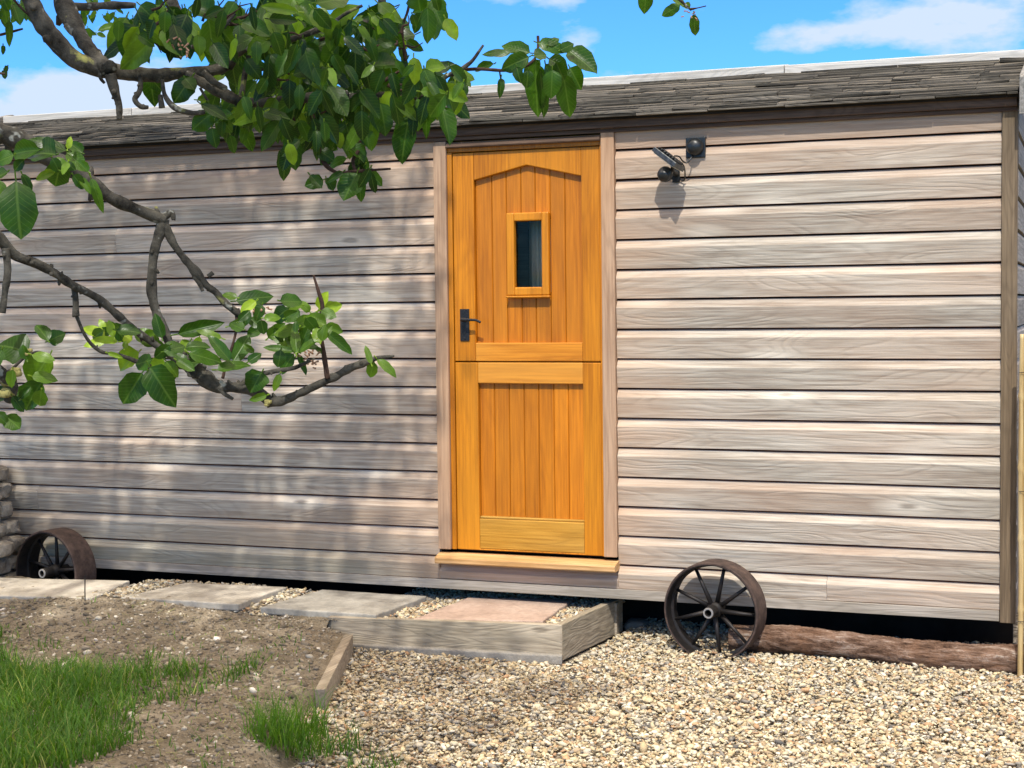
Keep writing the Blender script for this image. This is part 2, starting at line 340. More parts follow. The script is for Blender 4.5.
# ------------------------------------------------------------------ setting: ground, gravel bed, soil
def sstep(a, b, x): t = np.clip((x-a)/(b-a), 0, 1); return t*t*(3-2*t)
def x_edge(y): return -.69+(-.65-y)*.37
g = MB(); g.box(-150, 150, -150, 150, -.4, -.05); tag(g.build('ground', 'ground'), kind='structure')
g = MB(); nx = 60
g.box(-8, 9, -9, 3.2, -.06, -.012); tag(g.build('gravel_bed', 'gravel'), kind='structure')

def soil_h(x, y):
    h = .080+sstep(-1.7, -.6, y)*(.062+.03*sstep(-1.0, -2.4, x))
    yb = np.where(x < -2.15, -.20, -.03); h = h*(1-sstep(yb-.02, yb+.09, y))+(.0)
    ed = np.where(y < -1.58, sstep(0, .16, x_edge(y)+.03-x), 1.0); h = h*ed-.02*(1-ed)
    de = np.clip(x_edge(y)-x, 0, 5); h = np.where(y < -.6, np.minimum(h, .086+de*.28), h)
    h = h+(.003+.009*np.clip(np.clip(x_edge(y)-x, 0, 5)*3, 0, 1))*np.sin(x*3.1+y*2.3)*np.sin(y*4.7-x)+.006*np.sin(x*11+y*7)*np.sin(y*13-x*5)
    return h
xs = np.arange(-8, 1.4, .025); ys = np.arange(-7, .42, .025)
XX, YY = np.meshgrid(xs, ys, indexing='ij')
ZZ = soil_h(XX, YY)+NR.normal(0, .0022, XX.shape)
ok = np.where(YY < -.60, XX < x_edge(YY)+.034, XX < -.775)
me = bpy.data.meshes.new('soil'); nxx, nyy = XX.shape
idx = np.arange(nxx*nyy).reshape(nxx, nyy)
cell = ok[:-1, :-1] & ok[1:, 1:] & ok[1:, :-1] & ok[:-1, 1:]
q = np.stack([idx[:-1, :-1][cell], idx[1:, :-1][cell], idx[1:, 1:][cell], idx[:-1, 1:][cell]], 1)
used = np.unique(q); remap = -np.ones(nxx*nyy, int); remap[used] = np.arange(len(used)); q = remap[q]
vv = np.stack([XX.ravel(), YY.ravel(), ZZ.ravel()], 1)[used]
def np_mesh(name, verts, faces, mat, smooth=True):
    """verts (n,3), faces (m,k)"""
    me = bpy.data.meshes.new(name); me.vertices.add(len(verts)); me.vertices.foreach_set('co', verts.astype(np.float32).ravel())
    k = faces.shape[1]; me.loops.add(faces.size); me.loops.foreach_set('vertex_index', faces.astype(np.int32).ravel())
    me.polygons.add(len(faces)); me.polygons.foreach_set('loop_start', np.arange(0, faces.size, k, dtype=np.int32))
    try: me.polygons.foreach_set('loop_total', np.full(len(faces), k, dtype=np.int32))
    except Exception: pass
    me.polygons.foreach_set('use_smooth', np.full(len(faces), smooth)); me.update(calc_edges=True); me.validate()
    me.materials.append(M[mat]); o = bpy.data.objects.new(name, me); COL.objects.link(o); return o
tag(np_mesh('soil', vv, q, 'soil'), kind='structure')

# ------------------------------------------------------------------ pebbles
def ico(sub):
    import bmesh
    b = bmesh.new(); bmesh.ops.create_icosphere(b, subdivisions=sub, radius=1)
    v = np.array([x.co[:] for x in b.verts]); f = np.array([[y.index for y in x.verts] for x in b.faces]); b.free(); return v, f
def scatter(name, P, size, cols, mat, sub=1, flat=.62, jag=.16):
    v, f = ico(sub); n = len(P); nv = len(v)
    sc = size[:, None]*np.stack([NR.uniform(.85, 1.55, n), NR.uniform(.65, 1.0, n), NR.uniform(flat*.75, flat*1.25, n)], 1)
    V = v[None]*(1+NR.uniform(-jag, jag, (n, nv, 1)))*sc[:, None, :]
    a = NR.uniform(0, 2*np.pi, n); t = NR.normal(0, .35, n); u = NR.normal(0, .35, n)
    def rot(V, a, i, j):
        c, s = np.cos(a)[:, None], np.sin(a)[:, None]; A = V[..., i].copy(); B = V[..., j].copy(); V[..., i] = c*A-s*B; V[..., j] = s*A+c*B
    rot(V, t, 1, 2); rot(V, u, 0, 2); rot(V, a, 0, 1)
    V += P[:, None, :]
    F = (f[None]+(np.arange(n)*nv)[:, None, None]).reshape(-1, 3)
    o = np_mesh(name, V.reshape(-1, 3), F, mat)
    at = o.data.attributes.new('pcol', 'FLOAT_COLOR', 'POINT')
    cc = np.repeat(np.concatenate([cols, np.ones((n, 1))], 1), nv, 0); at.data.foreach_set('color', cc.astype(np.float32).ravel())
    return o
PAL = np.array([(.66, .55, .36), (.74, .66, .48), (.54, .42, .25), (.44, .33, .21), (.56, .50, .40), (.32, .29, .25), (.80, .75, .62), (.56, .35, .20), (.15, .14, .13), (.46, .42, .34), (.70, .58, .36), (.30, .22, .15)])
PW = np.array([.17, .16, .12, .09, .10, .07, .10, .05, .03, .06, .03, .02]); PW = PW/PW.sum()
def peb_cols(n): return np.clip(PAL[NR.choice(len(PAL), n, p=PW)]*NR.uniform(.62, .93, (n, 1))*np.array([[1.0, .985, .935]]), 0, .9)
def bx_in(x, y): return (x > -.79) & (x < .345+.12*(y+.48)) & (y > -.54)
# gravel fields: main bed (two loose layers) and the fill inside the step box and along the slabs
n = 108000
P = np.stack([NR.uniform(-.95, 3.3, n), NR.uniform(-3.2, .45, n), NR.uniform(-.004, .016, n)], 1)
P = P[(P[:, 0] > x_edge(P[:, 1])+np.where(P[:, 1] < -1.6, -.03+.07*np.sin(P[:, 1]*9)*np.sin(P[:, 1]*3.7), .04)) & ~bx_in(P[:, 0], P[:, 1]) & ~((P[:, 0] < -.75) & (P[:, 1] > -.56))]
P[:, 2] += .012*np.sin(P[:, 0]*2.2+1)*np.sin(P[:, 1]*3)
Pb = np.stack([NR.uniform(-.76, .38, 9000), NR.uniform(-.50, .30, 9000), NR.uniform(.128, .143, 9000)], 1); Pb = Pb[(Pb[:, 0] < .285+.12*(Pb[:, 1]+.48)) & (Pb[:, 0] > -.74) & (Pb[:, 1] > -.445+.08*(Pb[:, 0]-.3))]
n2 = 5200
Ps = np.stack([NR.uniform(-3.0, -.80, n2), NR.uniform(-.56, .02, n2), np.zeros(n2)], 1)
gap = (np.abs(Ps[:, 0]+.47-0) < .0) | (np.abs(Ps[:, 0]+2.03) < .13) | (np.abs(Ps[:, 0]+1.235-(Ps[:, 1]+.25)*.05) < .10) | (Ps[:, 1] > -.10)
Ps = Ps[gap]; Ps[:, 2] = soil_h(Ps[:, 0], Ps[:, 1])+.006
P = np.concatenate([P, Pb, Ps]); size = NR.lognormal(math.log(.0075), .38, len(P)); size = np.clip(size, .004, .018)
near = P[:, 1] < -1.2
g1 = scatter('gravel', P, size, peb_cols(len(P)), 'pebble', 1, .50, .24); tag(g1, kind='stuff')
# crumbs of soil, chips and small stones on the bare soil
n = 34000
P = np.stack([NR.uniform(-4.2, .1, n), NR.uniform(-3.4, -.45, n), np.zeros(n)], 1); P = P[P[:, 0] < x_edge(P[:, 1])-.03]
P[:, 2] = soil_h(P[:, 0], P[:, 1])+.001
SP = np.array([(.22, .18, .125), (.28, .23, .16), (.15, .12, .08), (.35, .30, .22), (.50, .45, .35), (.66, .60, .49)])
cc = SP[NR.choice(6, len(P), p=[.30, .27, .20, .14, .06, .03])]*NR.uniform(.8, 1.15, (len(P), 1))
sz = np.clip(NR.lognormal(math.log(.0046), .6, len(P)), .002, .022)
tag(scatter('soil_crumbs', P, sz, cc, 'pebble', 1, .6, .22), kind='stuff')

# ------------------------------------------------------------------ paving slabs
def slab(name, pts, z, th, mat, label):
    c = sum((Vector((p.x, p.y, 0)) for p in pts), Vector())/len(pts)
    mb = MB(); ring = []
    n = len(pts)
    for i in range(n):
        a, b = pts[i], pts[(i+1) % n]
        for k in range(7):
            t = k/7; p = a.lerp(b, t); o = (c-Vector((p.x, p.y, 0))).normalized()*random.uniform(-.004, .008) if k else Vector()
            ring.append((p.x+o.x, p.y+o.y))
    mb.prism(ring, 'z', z-th, z, .8)
    o = mb.build(name, mat, bevel=.006, loc=(c.x, c.y, z-th)); tag(o, label, 'paving slab', 'stone slabs laid along the hut'); return o
G = 'stone slabs laid along the hut'
slab('paving_slab', [at_z(-60, 594, .185), at_z(92, 598, .185), at_z(130, 580.5, .185), at_z(-20, 577, .185)], .185, .035, 'slab_pale', 'pale stone slab in front of the half hidden wheel beside the stone wall')
slab('paving_slab', [at_z(120, 597, .18), at_z(186, 582.5, .18), at_z(287, 586.8, .18), at_z(238, 604, .18)][::-1], .18, .035, 'slab_pale', 'light buff stone slab, second along from the stone wall')
slab('paving_slab', [at_z(260, 607, .168), at_z(322, 589.3, .168), at_z(427, 596, .168), at_z(376, 615, .168)][::-1], .168, .035, 'slab_grey', 'darker grey stone slab just outside the timber edged step')
slab('paving_slab', [at_z(412, 619, .158), at_z(468, 597.2, .158), at_z(573, 599.2, .158), at_z(543, 621, .158)][::-1], .158, .03, 'slab_pink', 'pinkish red stone slab inside the timber edged step')

# ------------------------------------------------------------------ step box of boards
t = thing('door_step', 'raised gravel step edged with weathered grey boards in front of the door', 'step', (.0, -.5, 0))
A = Vector((-.82, -.575)); B = Vector((.315, -.485)); Cc = Vector((.395, .20))
def board2(a, b, th, z0, za, zb, name, mat, parent, side=1):
    d = (b-a).normalized(); nrm = Vector((-d.y, d.x))*th*side
    mb = MB(); q = [a, b, b+nrm, a+nrm]
    mb.add([(p.x, p.y, z0) for p in q]+[(p.x, p.y, z) for p, z in zip(q, (za, zb, zb, za))], [(3, 2, 1, 0), (4, 5, 6, 7), (0, 1, 5, 4), (1, 2, 6, 5), (2, 3, 7, 6), (3, 0, 4, 7)], .7)
    return mb.build(name, mat, parent, bevel=.003)
board2(A, B, .036, .012, .150, .166, 'front_board', 'sleeper', t)
board2(B+Vector((.0, .001)), Cc, .036, .002, .168, .172, 'side_board', 'sleeper_y', t)
mb = MB(); mb.box(.345, .395, .10, .15, .0, .160); mb.build('corner_peg', 'sleeper', t, bevel=.003)
mb = MB(); rr = []
for k in range(24):
    u = k/23; p = A.lerp(B, u*.98+.03); rr.append((p.x, p.y-.035-.02*noise.noise(Vector((k*.6, 0, 0)))))
rr += [(B.x-.01, B.y+.03), (A.x+.03, A.y+.03)]
mb.prism(rr, 'z', -.01, .034); mb.build('footing', 'mortar', t, bevel=.006)
# edging board between soil and gravel
o = board2(Vector((x_edge(-.70), -.70)), Vector((x_edge(-1.62), -1.62)), .042, -.01, .102, .094, 'edging_board', 'sleeper_y', None)
tag(o, 'weathered edging board between bare soil and gravel, next to the step', 'edging board')

# grey flat stone beside the step
def rock(mb, c, s, seed, sub=2, rnd=None):
    v, f = ico(sub); vs = []
    for p in v:
        d = Vector(p); b = Vector([math.copysign(abs(x)**.55, x) for x in d])
        k = 1+.28*noise.noise(d*1.3+Vector((seed, 0, 0)))+.10*noise.noise(d*4+Vector((0, seed, 0)))
        vs.append((c[0]+b.x*s[0]*k, c[1]+b.y*s[1]*k, c[2]+b.z*s[2]*k))
    mb.add(vs, [tuple(x) for x in f], rnd)
mb = MB(); p = at_z(637, 630, .0); rock(mb, (p.x-.01, p.y+.03, .012), (.055, .06, .035), 4.2)
tag(mb.build('stone', 'slab_grey', loc=(p.x, p.y, 0)), 'grey stone lying in gravel between the step and the right wheel', 'stone')

# ------------------------------------------------------------------ the hut
HX0, HX1, HD = -3.86, 2.232, 2.2
H = thing('shepherd_hut', 'long weathered timber clad hut with honey coloured stable door', 'hut', (-.8, 0, 0))
PITCHZ = .14015; LIP0 = 2.331
lips = [LIP0-PITCHZ*k for k in range(-1, 15)]
def clad_profile(z0, z1, j=0.):
    # y<0 is towards the camera. face flush y=j, chamfer back at the top, dark gap under the next lip
    return [(.0235, z0+.002), (j+.001, z0), (j, z0+.001), (j-.0115, z1-.0450), (j-.0105, z1-.0415), (.0120+j, z1-.0075), (.0150, z1-.0065), (.0235, z1-.0065)]
def clad(mb, x0, x1, ztop, zbot, joints):
    for k, zl in enumerate(lips):
        z1 = zl+PITCHZ if False else zl
        z0 = zl-PITCHZ
        if k == 0: pass
        z0c = max(z0, zbot); z1c = min(z1, ztop)
        if z1c-z0c < .02: continue
        cuts = [x0]+[c for kk, c in joints if kk == k]+[x1]
        for a, b in zip(cuts[:-1], cuts[1:]):
            jj = random.uniform(-.0012, .0012)
            nseg = 10; r = random.random()
            prof = clad_profile(z0c, z1c, jj); m_ = len(prof); vs = []
            for i in range(nseg+1):
                x = a+.0006+(b-a-.0012)*i/nseg; dz = .0016*noise.noise(Vector((x*1.7, k*3.1, 0))); dy = .0018*noise.noise(Vector((x*1.1, k*5.7, 9)))
                vs += [(x, y+dy, z+dz) for y, z in prof]
            fs = [(i*m_+q, i*m_+(q+1) % m_, (i+1)*m_+(q+1) % m_, (i+1)*m_+q) for i in range(nseg) for q in range(m_)]
            fs += [tuple(range(m_)), tuple(nseg*m_+q for q in range(m_))]
            mb.add(vs, fs, r)
mb = MB()
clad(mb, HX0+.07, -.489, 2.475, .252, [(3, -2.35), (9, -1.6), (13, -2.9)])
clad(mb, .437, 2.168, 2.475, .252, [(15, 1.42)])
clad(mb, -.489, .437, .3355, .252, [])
fwall = mb.build('front_wall', 'clad', H)
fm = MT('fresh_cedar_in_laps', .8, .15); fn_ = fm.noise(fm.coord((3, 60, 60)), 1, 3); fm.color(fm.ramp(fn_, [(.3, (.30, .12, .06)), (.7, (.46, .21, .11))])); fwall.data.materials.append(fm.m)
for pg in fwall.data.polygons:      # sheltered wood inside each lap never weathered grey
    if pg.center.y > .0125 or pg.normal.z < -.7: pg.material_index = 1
mb = MB(); mb.box(HX0+.04, -.47, .0240, .06, .21, 2.47); mb.box(.42, HX1-.03, .0233, .06, .21, 2.47); mb.box(-.47, .42, .0233, .06, .21, .335); mb.box(-.47, .42, .0233, .06, 2.36, 2.47)
mb.build('wall_backing', 'dark', H)
mb = MB(); mb.box(HX0+.07, 2.166, -.0055, .018, .203, .250, .6); mb.build('skirt_board', 'skirt', H, bevel=.002)
# corner posts
mb = MB(); mb.box(2.169, 2.234, -.020, .03, .20, 2.46, .1); mb.build('corner_post', wood('corner_post_wood', 'z', (.15, .105, .065), (.31, .23, .145), warm=(.20, .15, .09), warm_amt=.5, knots=False).m, H, bevel=.003)
mb = MB(); mb.box(HX0, HX0+.068, -.020, .03, .20, 2.46, .5); mb.build('corner_post', 'trim', H, bevel=.003)
# side and rear walls
for nm, xa, xb in (('side_wall', HX1-.022, HX1+.004), ('side_wall', HX0-.004, HX0+.022)):
    mb = MB()
    for k, zl in enumerate(lips):
        s = 1 if xa > 0 else -1; xo = xb if s > 0 else xa; xi = xa if s > 0 else xb
        z0 = max(zl-PITCHZ, .205); prof = [(xi, z0), (xo, z0), (xo, zl-.028), (xo-s*.011, zl-.008), (xi, zl-.008)]
        mb.prism(prof, 'y', .032, HD-.03)
    mb.prism([(.03, 2.45), (HD-.03, 2.45), (HD/2, 2.74)], 'x', xa+.004, xb-.004)
    mb.build(nm, 'clad_side', H)
mb = MB()
rw0 = at_y(529, 222, HD-.02); rwx = rw0.x
for (a, b, c, d) in ((HX0, rwx, .2, 2.45), (rwx+.5, HX1, .2, 2.45), (rwx, rwx+.5, .2, 1.45), (rwx, rwx+.5, 2.15, 2.45)): mb.box(a, b, HD-.03, HD, c, d, .5)
mb.build('rear_wall', 'clad', H)
wf = MB(); wf.box(rwx, rwx+.04, HD-.04, HD+.01, 1.45, 2.15); wf.box(rwx+.46, rwx+.5, HD-.04, HD+.01, 1.45, 2.15); wf.box(rwx+.04, rwx+.46, HD-.04, HD+.01, 1.45, 1.49); wf.box(rwx+.04, rwx+.46, HD-.04, HD+.01, 2.11, 2.15)
wf.box(rwx+.04, rwx+.46, HD-.035, HD, 1.79, 1.82)
wfo = wf.build('added_rear_window', 'dark', H)  # opening added in the rear wall to light the sheet behind the door pane
mb = MB()
pr = []
for k in range(41): pr.append((rwx+.02+.46*k/40, HD-.075+.012*math.sin(k*1.9)+.006*math.sin(k*.7)))
mb.prism(pr+[(x_, y_+.002) for x_, y_ in pr[::-1]], 'z', 1.46, 2.14); 
cu = MT('added_pale_curtain', .9, .1); cu.color((.8, .8, .76)); tr_ = cu.n('ShaderNodeBsdfTranslucent'); tr_.inputs[0].default_value = (.8, .8, .76, 1); mx_ = cu.n('ShaderNodeMixShader'); mx_.inputs[0].default_value = .5
cu.l(cu.b.outputs[0], mx_.inputs[1]); cu.l(tr_.outputs[0], mx_.inputs[2]); cu.l(mx_.outputs[0], cu.o.inputs[0])
mb.build('added_curtain', cu.m, wfo)  # pale sheet added to stand in for the grey reflection in the pane
mb = MB(); mb.box(HX0+.03, HX1-.03, .06, HD-.04, .215, .33); mb.build('floor', 'dark', H)
mb = MB(); mb.box(HX0+.03, HX1-.03, .45, .50, -.01, .214); mb.box(HX0+.03, HX1-.03, 1.7, 1.75, -.01, .214)
for x in (-3.7, 2.12): mb.box(x, x+.06, .502, 1.698, .0, .213)
mb.build('underhut_blocker', 'dark', H)  # near-black boards added to block light and keep the gap below dark

# roof
slope = math.atan2(2.79-2.475, 1.10+.06); RY0, RZ0 = -.085, 2.478
def roofz(y): return RZ0+(y-RY0)*math.tan(slope)
mb = MB(); mb.prism([(-.06, roofz(-.06)-.022), (-.06, roofz(-.06)-.004), (1.10, roofz(1.10)-.004), (HD+.06, roofz(-.06)-.004), (HD+.06, roofz(-.06)-.022), (1.10, roofz(1.10)-.022)], 'x', HX0-.03, HX1+.01)
roof = mb.build('roof', 'dark', H)
mb = MB(); NC = 13; expo = 1.16/NC
for c in range(NC):
    x = HX0-.02
    while x < HX1+.002:
        wd = random.uniform(.12, .5); th = random.uniform(.007, .013); jy = random.uniform(-.010, .010); lift = random.uniform(0, .005)
        y0 = RY0+c*expo*math.cos(slope)+jy; x1 = min(x+wd-.004, HX1+.006)
        ln = expo*1.45
        if c == 0: jy = 0
        tl = random.uniform(-.004, .004)
        vs = []
        for xx, tt in ((x, tl), (x1, -tl)):
            zb = roofz(y0)+.006+lift+tt; ze = roofz(y0+ln)+.001
            vs += [(xx, y0, zb), (xx, y0, zb+th), (xx, y0+ln, ze+.004), (xx, y0+ln, ze)]
        if y0+ln < 1.22: mb.add(vs, [(0, 1, 2, 3), (7, 6, 5, 4), (0, 4, 5, 1), (1, 5, 6, 2), (2, 6, 7, 3), (3, 7, 4, 0)])
        x += wd
# starter course at the eave: long thin weathered strips
x = HX0-.02
while x < HX1:
    wd = random.uniform(.25, .7); mb.box(x, min(x+wd-.004, HX1+.004), RY0-.004, RY0+.10, RZ0-.003+random.uniform(-.002, .002), RZ0+.005); x += wd
mb.build('shingles', 'shingle', roof, bevel=0)
mb = MB(); x = HX0+.01
for xe in (-2.9, -1.62, -.2, 1.05, HX1+.03):
    z = 2.800+random.uniform(-.003, .003)
    mb.prism([(.97, z-.030), (.97, z+.020), (1.10, z+.040), (1.23, z+.020), (1.23, z-.024), (1.10, z-.01)], 'x', x, xe-.004); x = xe
mb.build('ridge_cap', 'ridge', H, bevel=.003)
mb = MB(); mb.box(HX0+.002, HX1-.0, -.042, -.018, 2.428, 2.474, .6); mb.box(HX0+.002, HX1-.0, -.026, -.004, 2.408, 2.427, .2); mb.build('fascia', 'fascia', H, bevel=.002)
for xa in (HX1+.012, HX0-.062):
    for s in (0, 1):
        f = (lambda y: y) if s == 0 else (lambda y: HD-y)
        mb = MB(); z0 = roofz(-.125); z1 = roofz(1.10)
        mb.prism([(f(-.125), z0-.085), (f(-.125), z0+.070), (f(-.10), z0+.085), (f(1.10), z1+.050), (f(1.10), z1-.10)], 'x', xa, xa+.045, .9)
        mb.build('barge_board', 'barge', H, bevel=.003)

# door surround
mb = MB(); mb.box(-.487, -.421, -.024, .02, .404, 2.406, .55); mb.build('door_trim', 'trim', H, bevel=.003)
mb = MB(); mb.box(.3705, .435, -.024, .02, .404, 2.47, .85); mb.build('door_trim', 'trim', H, bevel=.003)
mb = MB(); mb.box(-.4195, -.396, -.008, .06, .404, 2.352, .5); mb.box(.3585, .3690, -.008, .06, .404, 2.352, .5); mb.box(-.4195, .3690, -.006, .06, 2.3535, 2.404, .3)
mb.build('door_frame', 'door_v', H, bevel=.002)
mb = MB(); mb.prism([(.01, 2.372), (-.030, 2.372), (-.034, 2.378), (-.024, 2.400), (.01, 2.404)], 'x', -.4185, .3685, .4); mb.build('drip_board', 'fascia', H, bevel=.002)
mb = MB(); mb.prism([(.03, .3385), (-.070, .3385), (-.075, .345), (-.075, .366), (-.070, .372), (-.012, .386), (.03, .386)], 'x', -.487, .440, .6); mb.build('door_sill', 'sill', H, bevel=.002)
# leaves
LX0, LX1 = -.3935, .3565
FY, BYp = -.002, .040       # leaf face plane and its back
def vplanks(mb, x0, x1, n, z0, zt, y=.021, edges=None):
    xs_ = edges or [x0+(x1-x0)*i/n for i in range(n+1)]
    for a, b in zip(xs_[:-1], xs_[1:]):
        zf = zt if callable(zt) else (lambda x: zt)
        g_ = .0035
        pr = [(a+.0003, y+.012), (a+.0003, y+.005), (a+g_, y), (b-g_, y), (b-.0003, y+.005), (b-.0003, y+.012)]
        vs = [(p[0], p[1], z0) for p in pr]+[(p[0], p[1], zf(p[0])) for p in pr]; k = len(pr)
        mb.add(vs, [tuple(range(k))[::-1], tuple(range(k, 2*k))]+[(i, (i+1) % k, k+(i+1) % k, k+i) for i in range(k)])
# upper leaf
mb = MB()
ud = MB(); ud.box(LX0, -.284, FY, BYp, 1.334, 2.349, .75); ud.box(.266, LX1, FY, BYp, 1.334, 2.349, .6)
ud.prism([(-.2835, 2.214), (-.2835, 2.349), (.2655, 2.349), (.2655, 2.214), (.2655, 2.214), (-.010, 2.276)][:4]+[(-.010, 2.277)], 'y', FY, BYp, .7)
upper = ud.build('upper_door', 'door_v', H, bevel=.004)
mb = MB(); mb.box(-.2835, .2655, FY+.0005, BYp, 1.334, 1.424, .85); mb.build('bottom_rail', 'door_h', upper, bevel=.004)
ed = [-.284, -.198, -.123, -.047, .026, .102, .177, .266]
archz = lambda x: 2.277-.063*abs(x+.010)/.2735+.012
WX0, WX1, WZ0, WZ1 = -.115, .101, 1.652, 2.050
mb = MB(); vplanks(mb, 0, 0, 0, 1.4245, archz, edges=ed[:3]); vplanks(mb, 0, 0, 0, 1.4245, archz, edges=ed[5:])
vplanks(mb, 0, 0, 0, 1.4245, WZ0+.015, edges=ed[2:6]); vplanks(mb, 0, 0, 0, WZ1-.015, archz, edges=ed[2:6])
mb.build('plank_panel', 'door_p', upper)
mb = MB()
fwid = .040
def wbar(x0, x1, z0, z1):
    mb.box(x0, x1, -.008, .03, z0, z1, .8)
wbar(WX0, WX0+fwid, WZ0, WZ1); wbar(WX1-fwid+.004, WX1, WZ0, WZ1); wbar(WX0+fwid, WX1-fwid+.004, WZ1-fwid, WZ1); wbar(WX0+fwid, WX1-fwid+.004, WZ0+.0, WZ0+fwid)
mb.box(WX0-.004, WX1+.006, -.016, .010, WZ0-.012, WZ0-.001, .6)
mb.build('window_frame', 'door_v', upper, bevel=.006)
mb = MB(); mb.box(WX0+fwid-.004, WX1-fwid+.008, .021, .025, WZ0+fwid-.004, WZ1-fwid+.004); mb.build('window_pane', 'glass', upper)
# handle
mb = MB(); mb.box(-.362, -.314, -.008, -.002, 1.434, 1.590, .5); 
mb.tube([(-.337, -.006, 1.538), (-.337, -.042, 1.538)], .010, 12)
pts, rd = smooth_poly([(-.342, -.046, 1.539), (-.300, -.048, 1.537), (-.262, -.047, 1.535), (-.238, -.046, 1.524)], [.0085, .007, .006, .0065]); mb.tube(pts, rd, 10)
mb.tube([(-.337, -.010, 1.475), (-.337, -.0075, 1.475)], .008, 12)
for z in (1.446, 1.578): mb.tube([(-.338, -.0105, z), (-.338, -.0075, z)], .004, 8)
mb.build('door_handle', 'handle', upper, bevel=.0015)
# lower leaf
ld = MB(); xs4 = (LX0, -.2745, .2665, LX1); zs3 = (.404, .4115, 1.328)
vs = [(x, y, z) for y in (FY, BYp) for z in zs3 for x in xs4]; vi = lambda yi, zi, xi: yi*12+zi*4+xi
cells = [(0, 0), (0, 1), (0, 2), (1, 0), (1, 2)]; fs = []
for yi in (0, 1):
    for zi, xi in cells: fs.append((vi(yi, zi, xi), vi(yi, zi, xi+1), vi(yi, zi+1, xi+1), vi(yi, zi+1, xi)))
for (z0_, x0_), (z1_, x1_) in (((0, 0), (0, 1)), ((0, 1), (0, 2)), ((0, 2), (0, 3)), ((0, 3), (1, 3)), ((1, 3), (2, 3)), ((2, 3), (2, 2)), ((2, 2), (1, 2)), ((1, 2), (1, 1)), ((1, 1), (2, 1)), ((2, 1), (2, 0)), ((2, 0), (1, 0)), ((1, 0), (0, 0))):
    fs.append((vi(0, z0_, x0_), vi(0, z1_, x1_), vi(1, z1_, x1_), vi(1, z0_, x0_)))
ld.add(vs, fs, .65)
lower = ld.build('lower_door', 'door_v', H, bevel=.004)
mb = MB(); mb.box(-.274, .266, FY+.0005, BYp, 1.226, 1.328, .9); mb.build('top_rail', 'door_h', lower, bevel=.004)
mb = MB(); mb.box(-.274, .266, FY+.0005, BYp, .412, .560, .95); mb.prism([(-.274, .5605), (.266, .5605), (.266, .572), (-.274, .572)], 'y', .006, BYp, .5)
mb.build('bottom_rail', wood('pale_oak_rail', 'x', (.36, .165, .016), (.55, .28, .04), warm=(.48, .33, .10), warm_amt=.45, rough=.45, knots=False, var=.1, ring=10).m, lower, bevel=.004)
mb = MB(); vplanks(mb, 0, 0, 0, .5725, 1.2255, edges=[-.2745, -.196, -.119, -.042, .033, .111, .185, .2665]); mb.build('plank_panel', 'door_p', lower)
mb = MB(); mb.box(-.42, .37, .045, .058, .39, .5); mb.build('threshold', 'dark', H)

# ------------------------------------------------------------------ security light
t = thing('security_light', 'black solar security light with wall box and looped cable beside the door', 'wall light', (.80, 0, 2.25))
mb = MB(); mb.box(.780, .872, -.022, -.001, 2.272, 2.368); mb.build('wall_box', 'plastic', t, bevel=.004)
mb = MB(); mb.lathe([(0.0001, -.062), (.018, -.060), (.030, -.053), (.038, -.040), (.041, -.023), (.041, -.021), (.0001, -.021)], 32, Matrix.Translation((.825, 0, 2.322)), closed=False); mb.build('sensor_dome', 'plastic', t, smooth=True)
c0 = Vector((.728, -.125, 2.262))
rotm = Matrix.Translation(c0) @ Matrix.Rotation(R_(-14), 4, 'Z') @ Matrix.Rotation(R_(36), 4, 'Y') @ Matrix.Rotation(R_(-10), 4, 'X')
mb = MB(); mb.box(-.070, .070, -.055, .055, -.013, .010, mat=rotm)
for k in range(7): mb.box(-.056+.017*k, -.049+.017*k, -.046, .046, .0105, .022, mat=rotm)
head = mb.build('lamp_head', 'lampmetal', t, bevel=.004)
mb = MB(); mb.box(-.060, .060, -.046, .046, -.0165, -.0133, mat=rotm); mb.build('lamp_glass', 'lampglass', head, bevel=.001)
mb = MB(); rm = Matrix.Translation((.705, -.115, 2.192)) @ Matrix.Rotation(R_(25), 4, 'X')
mb.lathe([(.0001, -.030), (.020, -.029), (.027, -.022), (.029, -.006), (.034, -.004), (.034, .022), (.024, .032), (.0001, .034)], 28, rm, closed=False); mb.build('sensor', 'plastic', t, smooth=True)
mb = MB(); mb.tube([(.742, -.110, 2.245), (.735, -.085, 2.215), (.730, -.04, 2.205), (.730, -.003, 2.205)], [.010, .010, .009, .016], 12); mb.box(.712, .748, -.008, -.001, 2.165, 2.245); mb.build('bracket', 'plastic', t, bevel=.001)
mb = MB()
for pp in ([(.815, -.030, 2.285), (.806, -.045, 2.262), (.792, -.05, 2.248), (.776, -.06, 2.256), (.765, -.08, 2.275), (.748, -.10, 2.278)],
           [(.762, -.105, 2.245), (.778, -.09, 2.243), (.783, -.06, 2.228), (.780, -.035, 2.195), (.772, -.02, 2.172), (.752, -.010, 2.175)]):
    a, b = smooth_poly(pp, [.0035]*len(pp), 5); mb.tube(a, b, 8)
mb.build('cable', 'plastic', t, smooth=True)

